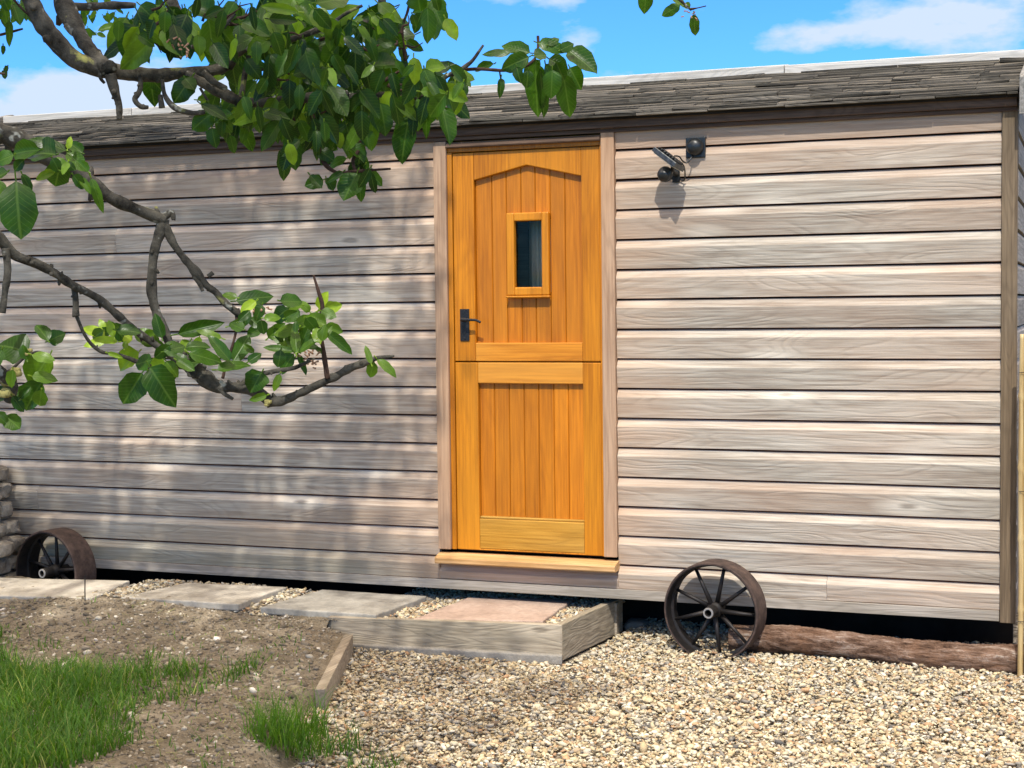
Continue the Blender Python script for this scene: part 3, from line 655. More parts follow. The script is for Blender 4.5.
# ------------------------------------------------------------------ iron wheels
def wheel(loc, yaw, label, ph, R=.225, W=.145):
    t = thing('iron_wheel', label, 'wheel', loc, 'old iron wheels leaning by the hut')
    mats = Matrix.Translation(loc) @ Matrix.Rotation(yaw, 4, 'Z')
    mb = MB(); th = .009
    prof = [(R-.002, 0), (R, .004), (R+.001, W*.5), (R, W-.004), (R-.002, W), (R-th, W), (R-th-.001, W*.5), (R-th, 0)]
    mb.lathe(prof, 80, mats); mb.build('rim', 'tyre', t, smooth=False)
    mb = MB(); mb.lathe([(R-th-.0015, .001), (R-th-.004, .001), (R-th-.004, W*.5-.009), (R-th-.016, W*.5-.006), (R-th-.016, W*.5+.006), (R-th-.004, W*.5+.009), (R-th-.004, W-.001), (R-th-.0015, W-.001)], 80, mats)
    mb.build('inner_flange', 'iron', t)
    mb = MB(); mb.lathe([(.013, -.022), (.024, -.022), (.027, -.012), (.027, .04), (.036, W*.5-.014), (.036, W*.5+.014), (.027, W-.04), (.025, W+.004), (.013, W+.004)], 32, mats)
    hub = mb.build('hub', 'iron', t)
    mb = MB(); mb.lathe([(.0165, -.0265), (.0235, -.0265), (.0245, -.0225), (.0165, -.0225)], 32, mats); mb.build('hub_ring', 'bright', hub)
    for k in range(9):
        a = R_(ph+40*k); r0, r1 = .030, R-th-.010
        yk = W*.5+(-.010 if k % 2 else .010); y1 = W*.5
        p0 = mats @ Vector((r0*math.cos(a), yk, r0*math.sin(a))); p1 = mats @ Vector((r1*math.cos(a), y1, r1*math.sin(a)))
        mb = MB(); mb.tube([p0, p0.lerp(p1, .5), p1], [.0115, .009, .0075], 10); mb.build('spoke', 'iron', t, smooth=True)
    return t
wheel((.928, -.205, .207), R_(-7), 'black iron spoked wheel standing in gravel at the end of the log', 77, W=.13)
wheel((-2.700, -.215, .203), R_(-9), 'rusty iron wheel half sunk behind a pale slab beside the stone wall', 88, W=.150)

# ------------------------------------------------------------------ log
mb = MB(); n = 240; vs = []; m_ = 48
for i in range(n+1):
    u = i/n; x = .99+u*1.32; cx = -.085+.018*math.sin(u*5+1); cz = .066+.010*math.sin(u*6.2)-.004*u
    r = (.057+.004*math.sin(u*9)+.008*u)*(.93 if i in (0, n) else 1)
    for k in range(m_):
        a = 2*math.pi*k/m_; d = Vector((x*3, math.cos(a)*.9, math.sin(a)*.9))
        rr_ = r*(1+.12*noise.noise(d*1.5)+.07*noise.noise(d*5)+.06*noise.noise(Vector((d.x*5, d.y*16, d.z*16)))+.06*noise.noise(d*30)); vs.append((x, cx+rr_*math.cos(a), max(cz+rr_*math.sin(a), -.01)))
fs = [(i*m_+k, i*m_+(k+1) % m_, (i+1)*m_+(k+1) % m_, (i+1)*m_+k) for i in range(n) for k in range(m_)]+[tuple(range(m_)), tuple(n*m_+k for k in range(m_))]
mb.add(vs, fs, .5); lg = mb.build('log', 'logbark', smooth=True, loc=(1.7, -.085, 0)); tag(lg, 'rough reddish brown log lying in the gravel under the hut edge', 'log')

p0 = at_z(85, 599, .187); mb = MB(); mb.tube([p0-Vector((0, 0, .03)), p0+Vector((.001, 0, .05)), p0+Vector((.004, 0, .118))], [.0032, .003, .0028], 8)
tag(mb.build('garden_peg', 'iron', loc=p0), 'thin dark upright peg in front of the wheel beside the stone wall', 'peg')
# ------------------------------------------------------------------ dry stone wall at the far end
mb = MB(); sd_ = 0
z = .10
rows = [(.085, -2.90), (.10, -2.93), (.095, -2.885), (.085, -2.92), (.11, -2.95), (.10, -2.96), (.085, -2.98)]
for hgt, xr in rows:
    for yy, ys_ in ((-.30, .10), (-.13, .075)):
        x = xr+random.uniform(-.012, .012)-(.04 if yy > -.2 else 0)
        while x > -4.6:
            ln = random.uniform(.14, .34); sd_ += 1.7
            rock(mb, (x-ln/2, yy+random.uniform(-.015, .015), z+hgt/2), (ln*.49, ys_, hgt*.50), sd_, 3 if x > -3.3 else 2); x -= ln*.98
    z += hgt
for v_ in range(0): pass
tag(mb.build('dry_stone_wall', 'wallstone', loc=(-3.6, -.25, .1)), 'low dry stone wall of rough pale rubble beside the far wheel', 'stone wall')

# ------------------------------------------------------------------ bamboo screen
t = thing('bamboo_screen', 'tall split bamboo cane screen standing against the hut corner', 'fence', (2.8, -.33, 0))
x = 2.262
for k in range(34):
    r = random.uniform(.0075, .0115); ht = 1.49+random.uniform(-.03, .03) if k else 1.475
    mb = MB(); pts = []; rd = []
    lx = random.uniform(-.008, .008); node = random.uniform(.18, .3); zz = 0.0
    while zz < ht:
        u = zz/ht; base = (x+lx*u+.002*math.sin(u*7+k), -.200+.004*math.sin(k*1.7), zz)
        pts.append(base); rd.append(r*(1.0-.12*u)); zn = zz+.02
        if (zz % node) < .02: rd[-1] = r*1.22
        zz += .02
    mb.tube(pts, rd, 8); mb.build('cane', 'bamboo', t, smooth=True)
    x += 2*r+.001
for z in (.25, .8, 1.3):
    for yy in (-.215, -.185):
        mb = MB(); mb.tube([(2.254, yy, z), (2.6, yy-.001, z+.004), (2.95, yy, z)], .0016, 6); mb.build('binding_wire', 'iron', t)

# ------------------------------------------------------------------ leaves
class Leaves:
    def __init__(s): s.V = []; s.F = []; s.T = []; s.UV = []; s.n = 0
    def add(s, base, d, nrm, length, width, tone, fold=.25, curl=.25, NS=7, petiole=.14):
        d = d.normalized(); side = d.cross(nrm).normalized(); nn = side.cross(d).normalized()
        U = (-1, -.5, 0, .5, 1) if NS > 4 else (-1, 0, 1)
        pw = random.uniform(.75, 1.0); wob = random.uniform(0, 6); fl = random.uniform(.6, 1.2); tw = random.uniform(-.35, .35)
        rows_ = []
        for i in range(NS+1):
            u = i/NS; pr = (1-abs(2*u**pw-1)**2.2)**.68*(1-.16*u)*(1-.3*max(0, (u-.8)/.2)**1.5) if 0 < u < 1 else 0.015
            cz = -curl*length*u*u; x = u*length*(1-.12*curl*u)
            ca, sa = math.cos(tw*u), math.sin(tw*u)
            for q in U:
                wv = 1+.06*math.sin(u*17+wob+q*2); hw = q*width*.5*pr*wv
                lift = fold*abs(hw)*fl+(.035*width*math.sin(u*11+wob+3*q) if abs(q) == 1 else 0)
                p = base+d*x+side*(hw*ca-lift*sa)+nn*(cz+lift*ca+hw*sa)
                s.V.append(p[:]); s.T.append(tone); s.UV.append((q*.5*max(pr, .05)+.5, u))
        m = len(U)
        for i in range(NS):
            for k in range(m-1):
                a = s.n+i*m+k; s.F.append((a, a+1, a+m+1, a+m))
        s.n += (NS+1)*m
        if petiole and NS > 4:
            e = base-d*length*petiole+nn*length*.08; wp = side*.0011; wq = nn*.0011
            for a, b in ((base-wp, e-wp), (base+wp, e+wp), (base+wq, e+wq)): pass
            o = s.n
            for p in (base-wp, base+wp, base+wq*2, e-wp, e+wp, e+wq*2): s.V.append(p[:]); s.T.append(min(1, tone+.35)); s.UV.append((.5, .5))
            s.F += [(o, o+1, o+4, o+3), (o+1, o+2, o+5, o+4), (o+2, o, o+3, o+5)]; s.n += 6
    def build(s, name, mat, parent=None):
        o = np_mesh(name, np.array(s.V), np.array(s.F), mat)
        me = o.data; at = me.attributes.new('tone', 'FLOAT', 'POINT'); at.data.foreach_set('value', np.array(s.T, dtype=np.float32))
        uvl = me.uv_layers.new(name='UVMap'); li = np.empty(len(me.loops), dtype=np.int32); me.loops.foreach_get('vertex_index', li)
        uvl.data.foreach_set('uv', np.array(s.UV, dtype=np.float32)[li].ravel())
        if parent: o.parent = parent; o.location = -world_loc(parent)
        return o

TR = Vector((-.75, -4.75, 0))
tree = thing('apple_tree', 'leafy apple tree with lichen spotted branches hanging across the wall', 'tree', TR)
def limb(name, pts, rads, mat='bark', n=12, step=9, knob=.26):
    P_, R2 = smooth_poly(pts, rads, step)
    R2 = [r*(1+knob*noise.noise(p*28)+knob*.8*noise.noise(p*75)+knob*.8*max(0, noise.noise(p*11))*2) for r, p in zip(R2, P_)]
    P_ = [p+Vector((noise.noise(p*9), noise.noise(p*9+Vector((7, 0, 0))), noise.noise(p*9+Vector((0, 7, 0)))))*r*.9 for p, r in zip(P_, R2)]
    mb = MB(); mb.tube(P_, R2, n)
    if mat == 'bark' and max(rads) < .02:
        for i in range(3, len(P_)-2):
            if random.random() < .16:
                dd = Vector((random.uniform(-1, 1), random.uniform(-1, 1), random.uniform(-1, 1))).normalized(); L_ = R2[i]*random.uniform(1.1, 1.9)
                mb.tube([P_[i], P_[i]+dd*L_*.8, P_[i]+dd*L_+Vector((0, 0, random.uniform(-.3, .3)*L_))], [R2[i]*.65, R2[i]*.45, R2[i]*.2], 7)
    return mb.build(name, mat, tree, smooth=True)
def pxl(lst, d0, d1=None):
    """branch traced at its own distance: [(px,py,halfwidth px)] between distances d0..d1"""
    d1 = d1 or d0; n_ = len(lst); P_ = []; R2 = []
    for i, (x, y, r) in enumerate(lst):
        d = d0+(d1-d0)*i/(n_-1); P_.append(at_d(x, y, d)); R2.append(r*.86*d/F_PX)
    return P_, R2
# trunk and main limbs
fork = TR+Vector((.08, .06, 1.55))
limb('trunk', [TR+Vector((0, 0, -.05)), TR+Vector((.0, .0, .15)), TR+Vector((.04, .02, .8)), fork], [.17, .125, .105, .11], n=16)
A0 = at_d(-90, 100, 2.15); B0 = at_d(-80, 205, 2.1); U0 = at_d(10, -35, 2.35); U1 = at_d(40, -30, 2.5)
limb('limb', [fork, TR+Vector((.7, -.15, 2.0)), TR+Vector((1.35, -.3, 2.12)), A0], [.075, .05, .036, .019])
limb('limb', [TR+Vector((.7, -.15, 2.0)), TR+Vector((1.2, -.35, 1.9)), B0], [.04, .025, .0125])
limb('limb', [fork, TR+Vector((.3, .1, 2.3)), TR+Vector((.85, .2, 2.75)), U0], [.07, .05, .035, .016])
limb('limb', [fork, TR+Vector((-.5, .3, 3.0)), TR+Vector((-.8, .5, 4.8)), TR+Vector((-.7, .6, 6.6))], [.095, .075, .055, .02])
limb('limb', [fork, TR+Vector((.1, -.2, 2.8)), TR+Vector((.3, -.8, 4.4)), TR+Vector((.7, -1.2, 6.0))], [.08, .06, .045, .02])
limb('limb', [TR+Vector((-.5, .3, 3.0)), TR+Vector((-1.4, .7, 4.2)), TR+Vector((-2.4, 1.2, 5.5))], [.05, .035, .015])
limb('limb', [TR+Vector((.3, -.8, 4.4)), TR+Vector((1.2, -1.6, 5.0)), TR+Vector((2.2, -2.4, 5.6))], [.04, .03, .012])
limb('limb', [TR+Vector((.85, .2, 2.75)), TR+Vector((1.5, .4, 3.0)), at_d(560, -150, 2.9), at_d(640, -60, 2.9), at_d(668, -15, 2.9), at_d(690, 9, 2.9)], [.03, .022, .014, .007, .0035, .002])
limb('limb', [TR+Vector((.85, .2, 2.75)), TR+Vector((1.4, -.1, 2.85)), U1], [.03, .025, .017])
limb('limb', [TR+Vector((1.4, -.1, 2.85)), at_d(300, -120, 2.6), at_d(378, -10, 2.5), at_d(368, 16, 2.48), at_d(358, 38, 2.45)], [.02, .013, .006, .005, .003])
# visible branch A
def br(lst, d0, d1=None, name='branch', mat='bark', n=9): P_, R2 = pxl(lst, d0, d1); return limb(name, P_, R2, mat, n)
br([(-90, 100, 12), (-20, 125, 12), (0, 134, 12), (30, 152, 12), (60, 168, 11), (85, 180, 9), (110, 196, 7.5), (135, 208, 7), (163, 221, 8)], 2.15, 2.3)
br([(163, 219, 7), (158, 235, 6.5), (153, 255, 5), (153, 280, 5), (156, 305, 5), (164, 330, 6), (172, 350, 7), (186, 365, 7.5), (200, 378, 8), (215, 386, 8), (235, 387, 7), (255, 391, 6.5), (270, 402, 6)], 2.3, 2.28)
br([(266, 402, 6.5), (282, 399, 5.5), (300, 391, 5), (318, 383, 5), (335, 376, 4.8), (350, 368, 4.2), (362, 364, 3.6), (375, 359, 2), (394, 356, 1.2)], 2.28, 2.25)
br([(163, 226, 5.5), (172, 243, 5), (183, 257, 4.5), (195, 270, 5.5), (206, 284, 5.5), (216, 292, 4.5), (226, 304, 4), (238, 314, 4.5), (246, 318, 5)], 2.3, 2.33)
br([(195, 276, 3.5), (200, 284, 3), (203, 291, 2)], 2.31); br([(208, 276, 3.5), (213, 272, 2.5)], 2.31)
br([(236, 314, 2.2), (236, 328, 1.8), (232, 345, 1.5), (226, 362, 1.6), (222, 378, 2)], 2.33, 2.29, mat='bark_new')
br([(-80, 205, 9), (-20, 225, 8), (0, 240, 7), (14, 254, 6.5), (35, 262, 5.5), (55, 273, 5), (72, 285, 5.5), (88, 293, 5), (102, 301, 5.5), (118, 315, 4.5), (133, 329, 4.5), (155, 345, 4.5), (178, 362, 5), (200, 378, 6)], 2.1, 2.29)
br([(5, 248, 5), (7, 268, 4.5), (5, 290, 4), (3, 313, 4)], 2.13); br([(74, 284, 4.5), (76, 300, 3.5), (76, 317, 4)], 2.2)
br([(76, 315, 2), (86, 338, 2), (100, 352, 2.2), (120, 356, 2), (150, 368, 3)], 2.2, 2.27)
br([(328, 378, 3.4), (325, 352, 2.5), (321, 326, 2.4), (323, 306, 2.2), (318, 290, 1.7), (313, 275, 1.1)], 2.26, mat='bark_new')
br([(238, 387, 4), (252, 377, 3.2), (275, 371, 3), (295, 367, 2.6), (315, 358, 2)], 2.28)
br([(216, 382, 4), (222, 392, 3), (233, 399, 1.8)], 2.28); br([(160, 220, 5), (170, 213, 4), (173, 220, 2)], 2.3)
br([(-40, 300, 6), (-20, 345, 6), (0, 372, 7), (12, 385, 6), (8, 400, 6)], 2.1, 2.15)
br([(50, 356, 1.2), (38, 352, 1.4), (25, 358, 1.6), (10, 372, 2)], 2.15)
# upper limbs
br([(10, -35, 11), (30, -5, 10), (42, 18, 9.5), (56, 40, 9), (72, 58, 9.5), (88, 66, 9.5), (105, 70, 11), (130, 73, 9), (155, 74, 7.5), (180, 72, 7.5), (205, 70, 6.5), (228, 64, 6)], 2.35, 2.45)
br([(40, -30, 11), (62, -2, 11), (75, 20, 10), (85, 42, 9), (96, 58, 8.5), (106, 68, 9)], 2.5, 2.38)
br([(62, 5, 5), (85, 6, 4.5), (108, 5, 4), (135, 5, 3)], 2.5)
br([(108, 74, 6.5), (113, 90, 5.5), (118, 104, 4.5), (119, 119, 3)], 2.38); br([(99, 70, 2.2), (100, 78, 2), (104, 83, 1.5)], 2.38)
br([(140, 75, 2.5), (139, 90, 2.8), (134, 99, 3.2), (140, 106, 3), (148, 107, 2)], 2.4)
br([(162, 80, 2.5), (165, 96, 3), (175, 108, 3.2), (190, 113, 3), (205, 112, 2)], 2.4); br([(160, 95, 2.5), (162, 108, 3.5)], 2.4)
br([(185, 74, 5), (205, 84, 6), (222, 93, 6), (240, 101, 6), (262, 102, 5), (290, 99, 5), (320, 98, 5), (350, 97, 5), (380, 95, 5), (402, 97, 5), (418, 95, 4.5), (432, 87, 3.5), (446, 77, 3.2), (458, 72, 3.4), (472, 63, 2.2), (484, 46, 1.6)], 2.42, 2.5)
br([(458, 71, 2.6), (480, 70, 1.8), (505, 71, 1.8), (522, 68, 1.8), (534, 60, 1.6), (538, 48, 1.4), (538, 36, 1.6)], 2.5, 2.55, mat='bark_new')
br([(228, 66, 6), (240, 50, 5.5), (262, 46, 4.5), (285, 42, 4), (308, 34, 3.5), (328, 26, 3), (345, 14, 2.2), (362, 6, 1.6)], 2.45, 2.4)
br([(166, -10, 9), (175, 8, 8), (190, 26, 8), (204, 42, 7), (220, 56, 6)], 2.5, 2.45)
br([(192, 48, 2.5), (206, 46, 2.5), (216, 38, 2.2), (226, 26, 2), (236, 14, 1.6)], 2.35); br([(203, 72, 4), (214, 82, 4), (226, 88, 3)], 2.4)
br([(240, 100, 3), (246, 66, 3), (252, 44, 3)], 2.45); br([(200, 88, 1.6), (206, 98, 1.8), (208, 101, 1)], 2.4)
br([(310, 100, 3), (316, 130, 2.2), (322, 160, 2.4), (336, 172, 2.2), (352, 171, 2), (372, 170, 1.4), (391, 169, .9)], 2.4, 2.42, mat='bark_new')
br([(405, 60, 2), (402, 30, 1.6), (408, 10, 1.6), (412, -15, 2)], 2.5, mat='bark_new'); br([(370, 20, 2), (384, 34, 1.6), (400, 42, 1.4)], 2.45, mat='bark_new')
br([(0, 35, 1.6), (12, 32, 1.4), (23, 29, 1)], 2.6, mat='bark_new'); br([(14, 0, 1.6), (25, 12, 1.4), (36, 20, 1.4), (44, 25, 1)], 2.5, mat='bark_new')
br([(-6, 72, 1.2), (5, 74, 1.2)], 2.5, mat='bark_new')
br([(690, 9, 1.8), (697, 8, .7), (706, 6, .6)], 2.9, mat='bark_new'); br([(500, 72, .8), (501, 80, .7)], 2.5, mat='bark_new')
br([(355, 172, 2), (352, 160, 2), (358, 150, 1.6)], 2.42, mat='bark_new')

LV = Leaves()
CAMV = CAM.copy()
def leafpx(bx, by, tx, ty, wpx, tone=.35, d=2.35, NS=9):
    k_ = random.uniform(.82, 1.06); tx = bx+(tx-bx)*k_; ty = by+(ty-by)*k_; wpx *= k_*.94
    d += random.uniform(-.05, .05); b = at_d(bx, by, d); Lp = math.hypot(tx-bx, ty-by)*d/F_PX
    dz = random.uniform(-.35, .45)*Lp; tip = at_d(tx, ty, d)+fw*dz
    dv = tip-b; ln = dv.length; view = (CAMV-b).normalized()
    n_ = (view*1.0+Vector((0, 0, 1))*random.uniform(.1, .8)+rt*random.uniform(-.45, .45)).normalized()
    n_ = (n_-dv.normalized()*n_.dot(dv.normalized())).normalized(); cosv = max(.5, abs(n_.dot(view)))
    LV.add(b, dv, n_, ln*1.0, wpx*d/F_PX/cosv*1.14, tone+random.uniform(-.05, .12), fold=random.uniform(-.15, .75), curl=random.uniform(.05, .38), NS=NS)
hand = [
 # big leaves on the lowest left branch
 (2.05, [(16, 181, 23, 239, 36, .2), (56, 155, 20, 146, 24, .12), (66, 151, 31, 133, 14, .1), (61, 161, 50, 189, 25, .3), (91, 178, 103, 210, 9, .45), (67, 152, 87, 169, 12, .4), (73, 175, 85, 190, 12, .25),
   (14, 155, -6, 161, 14, .35), (22, 174, 33, 193, 9, .4), (-1, 180, 4, 209, 13, .55), (8, 172, -8, 180, 10, .3), (40, 150, 5, 150, 16, .4), (88, 172, 78, 160, 8, .4), (24, 160, 10, 172, 12, .25), (52, 158, 60, 172, 12, .15), (80, 178, 95, 196, 8, .5)]),
 (2.15, [(28, 353, -3, 340, 31, .12), (48, 341, 33, 319, 13, .3), (48, 341, 64, 333, 15, .3), (50, 355, 25, 391, 34, .62), (42, 382, 20, 416, 30, .38), (5, 416, 21, 428, 17, .55), (8, 388, -6, 402, 14, .15), (-4, 415, 10, 424, 14, .5), (2, 350, -8, 372, 16, .3), (12, 396, 24, 414, 12, .25)]),
 (2.27, [(142, 373, 120, 411, 33, .2), (150, 367, 175, 404, 28, .25), (139, 352, 113, 371, 22, .82), (105, 337, 80, 325, 10, 1.), (107, 340, 84, 346, 9, 1.), (108, 336, 100, 316, 9, .95), (114, 337, 107, 319, 9, .9), (124, 343, 131, 333, 8, 1.),
   (118, 342, 92, 338, 8, .95), (158, 345, 136, 328, 17, .55), (162, 338, 154, 309, 14, .2), (178, 334, 225, 321, 15, .35), (164, 352, 186, 343, 19, .35), (185, 348, 211, 342, 12, .3), (189, 353, 225, 362, 16, .4), (230, 361, 206, 331, 14, .3),
   (233, 361, 250, 329, 19, .4), (166, 361, 181, 379, 14, .55), (217, 370, 253, 356, 12, .4), (236, 301, 273, 293, 16, .35), (256, 301, 239, 314, 12, .95), (237, 298, 221, 293, 9, .5), (262, 305, 256, 320, 11, .4),
   (288, 309, 268, 321, 17, .15), (280, 301, 307, 300, 16, .45), (261, 320, 264, 335, 11, .3), (314, 320, 287, 323, 13, .6), (319, 311, 342, 303, 12, .95), (319, 309, 327, 292, 10, .95), (321, 311, 340, 318, 13, .6), (296, 353, 282, 325, 9, .4),
   (296, 353, 295, 322, 10, .5), (297, 353, 312, 324, 11, .45), (294, 352, 260, 345, 8, .5), (294, 354, 277, 376, 16, .3), (298, 354, 309, 380, 8, .3), (297, 352, 271, 332, 9, .55), (299, 352, 322, 334, 8, .5), (325, 332, 358, 357, 13, .45),
   (262, 372, 250, 394, 26, .4), (280, 374, 273, 394, 9, .7), (267, 395, 246, 401, 9, .5), (377, 359, 400, 375, 9, .6), (374, 362, 369, 378, 11, .55), (371, 364, 366, 345, 6, .6), (250, 318, 262, 328, 10, .4), (310, 312, 300, 300, 9, .6),
   (170, 345, 152, 360, 14, .3), (200, 356, 190, 372, 10, .4), (244, 330, 228, 322, 10, .4), (306, 318, 318, 332, 12, .35), (285, 318, 300, 310, 12, .5), (152, 360, 132, 364, 14, .35), (248, 362, 262, 352, 10, .35), (156, 332, 140, 342, 11, .6)]),
 (2.5, [(530, 53, 496, 40, 16, .3), (511, 53, 480, 51, 9, .25), (529, 57, 502, 68, 17, .25), (494, 64, 472, 67, 8, .25), (501, 78, 501, 98, 7, .12), (538, 43, 570, 49, 14, .35), (568, 50, 599, 76, 20, .35), (549, 59, 570, 70, 15, .15),
   (536, 62, 535, 116, 21, .42), (540, 69, 546, 119, 13, .3), (563, 73, 572, 118, 21, .42), (570, 68, 581, 89, 18, .35), (517, 67, 519, 82, 9, .1), (528, 70, 527, 91, 15, .2), (552, 70, 552, 104, 22, .3), (548, 45, 560, 36, 8, .3),
   (540, 60, 524, 76, 12, .15), (556, 62, 566, 82, 16, .3), (534, 56, 548, 52, 12, .3), (560, 50, 575, 42, 10, .3), (545, 64, 562, 90, 14, .25)]),
 (2.42, [(329, 25, 358, 7, 17, .75), (378, 3, 405, 23, 14, .6), (418, -6, 420, 13, 23, .35), (435, -4, 439, 10, 9, .2), (412, 14, 418, 28, 10, .25), (375, 14, 402, 46, 19, .35), (392, 47, 374, 34, 10, .2), (371, 68, 411, 90, 21, .5),
   (373, 66, 405, 60, 18, .3), (425, 70, 451, 62, 16, .65), (439, 88, 471, 98, 16, .7), (446, 91, 457, 111, 17, .5), (442, 107, 452, 148, 18, .45), (410, 115, 399, 161, 22, .2), (427, 100, 425, 146, 11, .4), (380, 103, 390, 142, 21, .4),
   (418, 98, 420, 132, 14, .5), (290, 133, 296, 178, 23, .38), (323, 89, 324, 146, 33, .22), (323, 180, 303, 187, 16, .3), (326, 178, 334, 192, 12, .35), (357, 173, 344, 201, 25, .25), (368, 171, 385, 187, 11, .4),
   (318, 150, 336, 160, 13, .2), (350, 148, 368, 162, 17, .45), (212, 113, 186, 133, 25, .35), (212, 128, 216, 151, 15, .35), (230, 135, 235, 156, 11, .4), (236, 123, 271, 113, 16, .55), (281, 119, 259, 157, 14, .45), (360, 98, 366, 129, 19, .35),
   (275, 125, 268, 150, 11, .5), (345, 120, 352, 150, 18, .35), (365, 130, 372, 152, 14, .45), (300, 120, 310, 142, 12, .4), (332, 150, 322, 165, 12, .15), (246, 128, 242, 146, 10, .45), (220, 118, 232, 132, 12, .5), (310, 175, 322, 188, 8, .3),
   (138, 26, 120, 57, 25, .12), (150, 42, 124, 69, 21, .5), (159, 28, 134, 42, 20, .3), (163, 44, 191, 20, 25, .5), (150, 74, 154, 105, 18, .35), (192, 77, 173, 105, 23, .2), (213, 17, 187, 2, 26, .3), (221, 30, 203, 66, 23, .35),
   (222, 30, 240, 52, 22, .6), (262, 4, 290, 30, 24, .2), (140, 5, 160, 25, 20, .4), (165, 6, 150, 30, 18, .5), (145, 72, 164, 92, 15, .3), (185, 78, 198, 92, 15, .25), (235, 4, 225, 30, 22, .35)]),
 (2.6, [(13, 4, 21, 24, 11, .35), (9, 20, 7, 51, 9, .4), (3, -2, 10, 12, 11, .45), (24, 0, 38, 18, 9, .3), (0, 10, -4, 22, 9, .3), (30, 8, 34, 24, 6, .2), (42, 20, 44, 29, 6, .15), (3, 45, 3, 56, 5, .15), (4, 70, 6, 80, 6, .15), (8, 66, 2, 72, 5, .15)]),
 (2.9, [(647, -16, 645, 12, 16, .4), (680, 5, 661, 14, 11, .5), (694, 14, 696, 40, 12, .3), (672, -2, 690, 6, 8, .5), (690, 8, 684, 2, 7, .5), (655, -14, 668, 0, 10, .4)]),
]
for d_, lst in hand:
    for a in lst: leafpx(*a[:5], a[5], d_)
# dense clusters along the upper limbs: fill inside the mass of foliage
blobs = [(150, 20, 42, 26, 20), (215, 20, 46, 24, 26), (285, 22, 50, 28, 42), (340, 55, 52, 38, 46), (270, 70, 46, 40, 40), (385, 40, 36, 36, 22), (400, 85, 42, 24, 26), (330, 110, 48, 28, 30), (300, 130, 28, 22, 14), (225, 105, 30, 20, 10), (440, 82, 24, 20, 14), (245, 110, 30, 18, 10), (356, 165, 20, 14, 6), (430, 15, 16, 16, 4)]
for cx, cy, rx, ry, n_ in blobs:
    for i in range(int(n_*1.75)):
        a = random.uniform(0, 6.283); r = math.sqrt(random.random()); x = cx+rx*r*math.cos(a); y = cy+ry*r*math.sin(a)
        ang = random.gauss(math.pi/2, .75); ln = random.uniform(18, 38)
        leafpx(x, y, x+ln*math.cos(ang), y+ln*math.sin(ang), ln*random.uniform(.3, .58), random.choice([.0, .05, .12, .2, .3, .4, .55, .75]), random.uniform(2.25, 2.8))
for i in range(46):
    cx, cy, rx, ry, n_ = random.choice(blobs[:7]+blobs[7:9]); x = cx+random.uniform(-1, 1)*rx*.5; y = cy+random.uniform(-1, 1)*ry*.5
    L_ = random.uniform(18, 34); a_ = random.gauss(.2, .9); q_ = [(x+L_*t*math.cos(a_)+random.uniform(-3, 3), y+L_*t*math.sin(a_)+random.uniform(-3, 3), 1.9*(1-.75*t)) for t in (0, .3, .6, 1)]
    br(q_, random.uniform(2.35, 2.6), mat='bark_new', name='twig', n=6)
for i in range(26):   # smaller, farther leaves at the top left
    x = random.uniform(82, 125); y = random.uniform(-5, 40); ang = random.gauss(1.4, .9); ln = random.uniform(9, 17)
    leafpx(x, y, x+ln*math.cos(ang), y+ln*math.sin(ang), ln*.42, random.uniform(.3, .6), random.uniform(3.3, 3.7))
for i in range(16):
    x = random.uniform(-8, 30); y = random.uniform(-8, 12); ang = random.gauss(1.4, .9); ln = random.uniform(12, 22)
    leafpx(x, y, x+ln*math.cos(ang), y+ln*math.sin(ang), ln*.45, random.uniform(.3, .6), random.uniform(2.6, 3.2))
for cx, cy, rx, ry, n_, dd_ in ((250, 330, 50, 26, 16, 2.27), (300, 330, 30, 26, 12, 2.27), (165, 350, 45, 22, 12, 2.27), (112, 338, 18, 16, 6, 2.25), (20, 375, 26, 30, 8, 2.15), (60, 160, 30, 18, 6, 2.08)):
    for i in range(n_):
        a = random.uniform(0, 6.283); r = math.sqrt(random.random()); x = cx+rx*r*math.cos(a); y = cy+ry*r*math.sin(a); ang = random.uniform(0, 6.283); ln = random.uniform(14, 30)
        leafpx(x, y, x+ln*math.cos(ang), y+ln*.7*math.sin(ang), ln*random.uniform(.3, .55), random.choice([.25, .4, .5, .6, .8]), dd_+random.uniform(-.06, .06))
fo = LV.build('foliage', 'leaf', tree)
# crown overhead (out of the picture, throws the dappled shade)
LC = Leaves(); random.seed(21); tw = MB()
def crown(c, r, nclump, per):
    for i in range(nclump):
        while True:
            q = Vector((random.uniform(-1, 1), random.uniform(-1, 1), random.uniform(-1, 1)))
            if .2 < q.length < 1: break
        p = Vector((c[0]+q.x*r[0], c[1]+q.y*r[1], c[2]+q.z*r[2])); yg = p.y+(p.z-.17)/1.35
        if -.62 < yg < -.12 and random.random() < .6: continue
        e = p+Vector((random.uniform(-.2, .2), random.uniform(-.2, .2), random.uniform(-.25, .05)))
        if i % 3 == 0: tw.tube([p+(Vector(c)-p)*.3, p, e], [.007, .004, .002], 5)
        for k in range(per):
            b = p.lerp(e, random.random())+Vector((random.gauss(0, .09), random.gauss(0, .09), random.gauss(0, .07)))
            d = Vector((random.uniform(-1, 1), random.uniform(-1, 1), random.uniform(-.9, .3))); n_ = Vector((random.uniform(-.6, .6), random.uniform(-.6, .6), 1))
            LC.add(b, d, n_, random.uniform(.06, .10), random.uniform(.04, .062), random.uniform(.15, .6), NS=3)
crown((-1.25, -4.2, 6.75), (1.85, 1.3, 1.35), 185, 36)
crown((-2.9, -3.6, 5.6), (1.2, .9, .9), 65, 30)
crown((-.15, -5.9, 6.0), (1.75, 1.15, 1.0), 230, 30)
crown((1.3, -7.1, 5.8), (1.3, .8, .45), 34, 24)
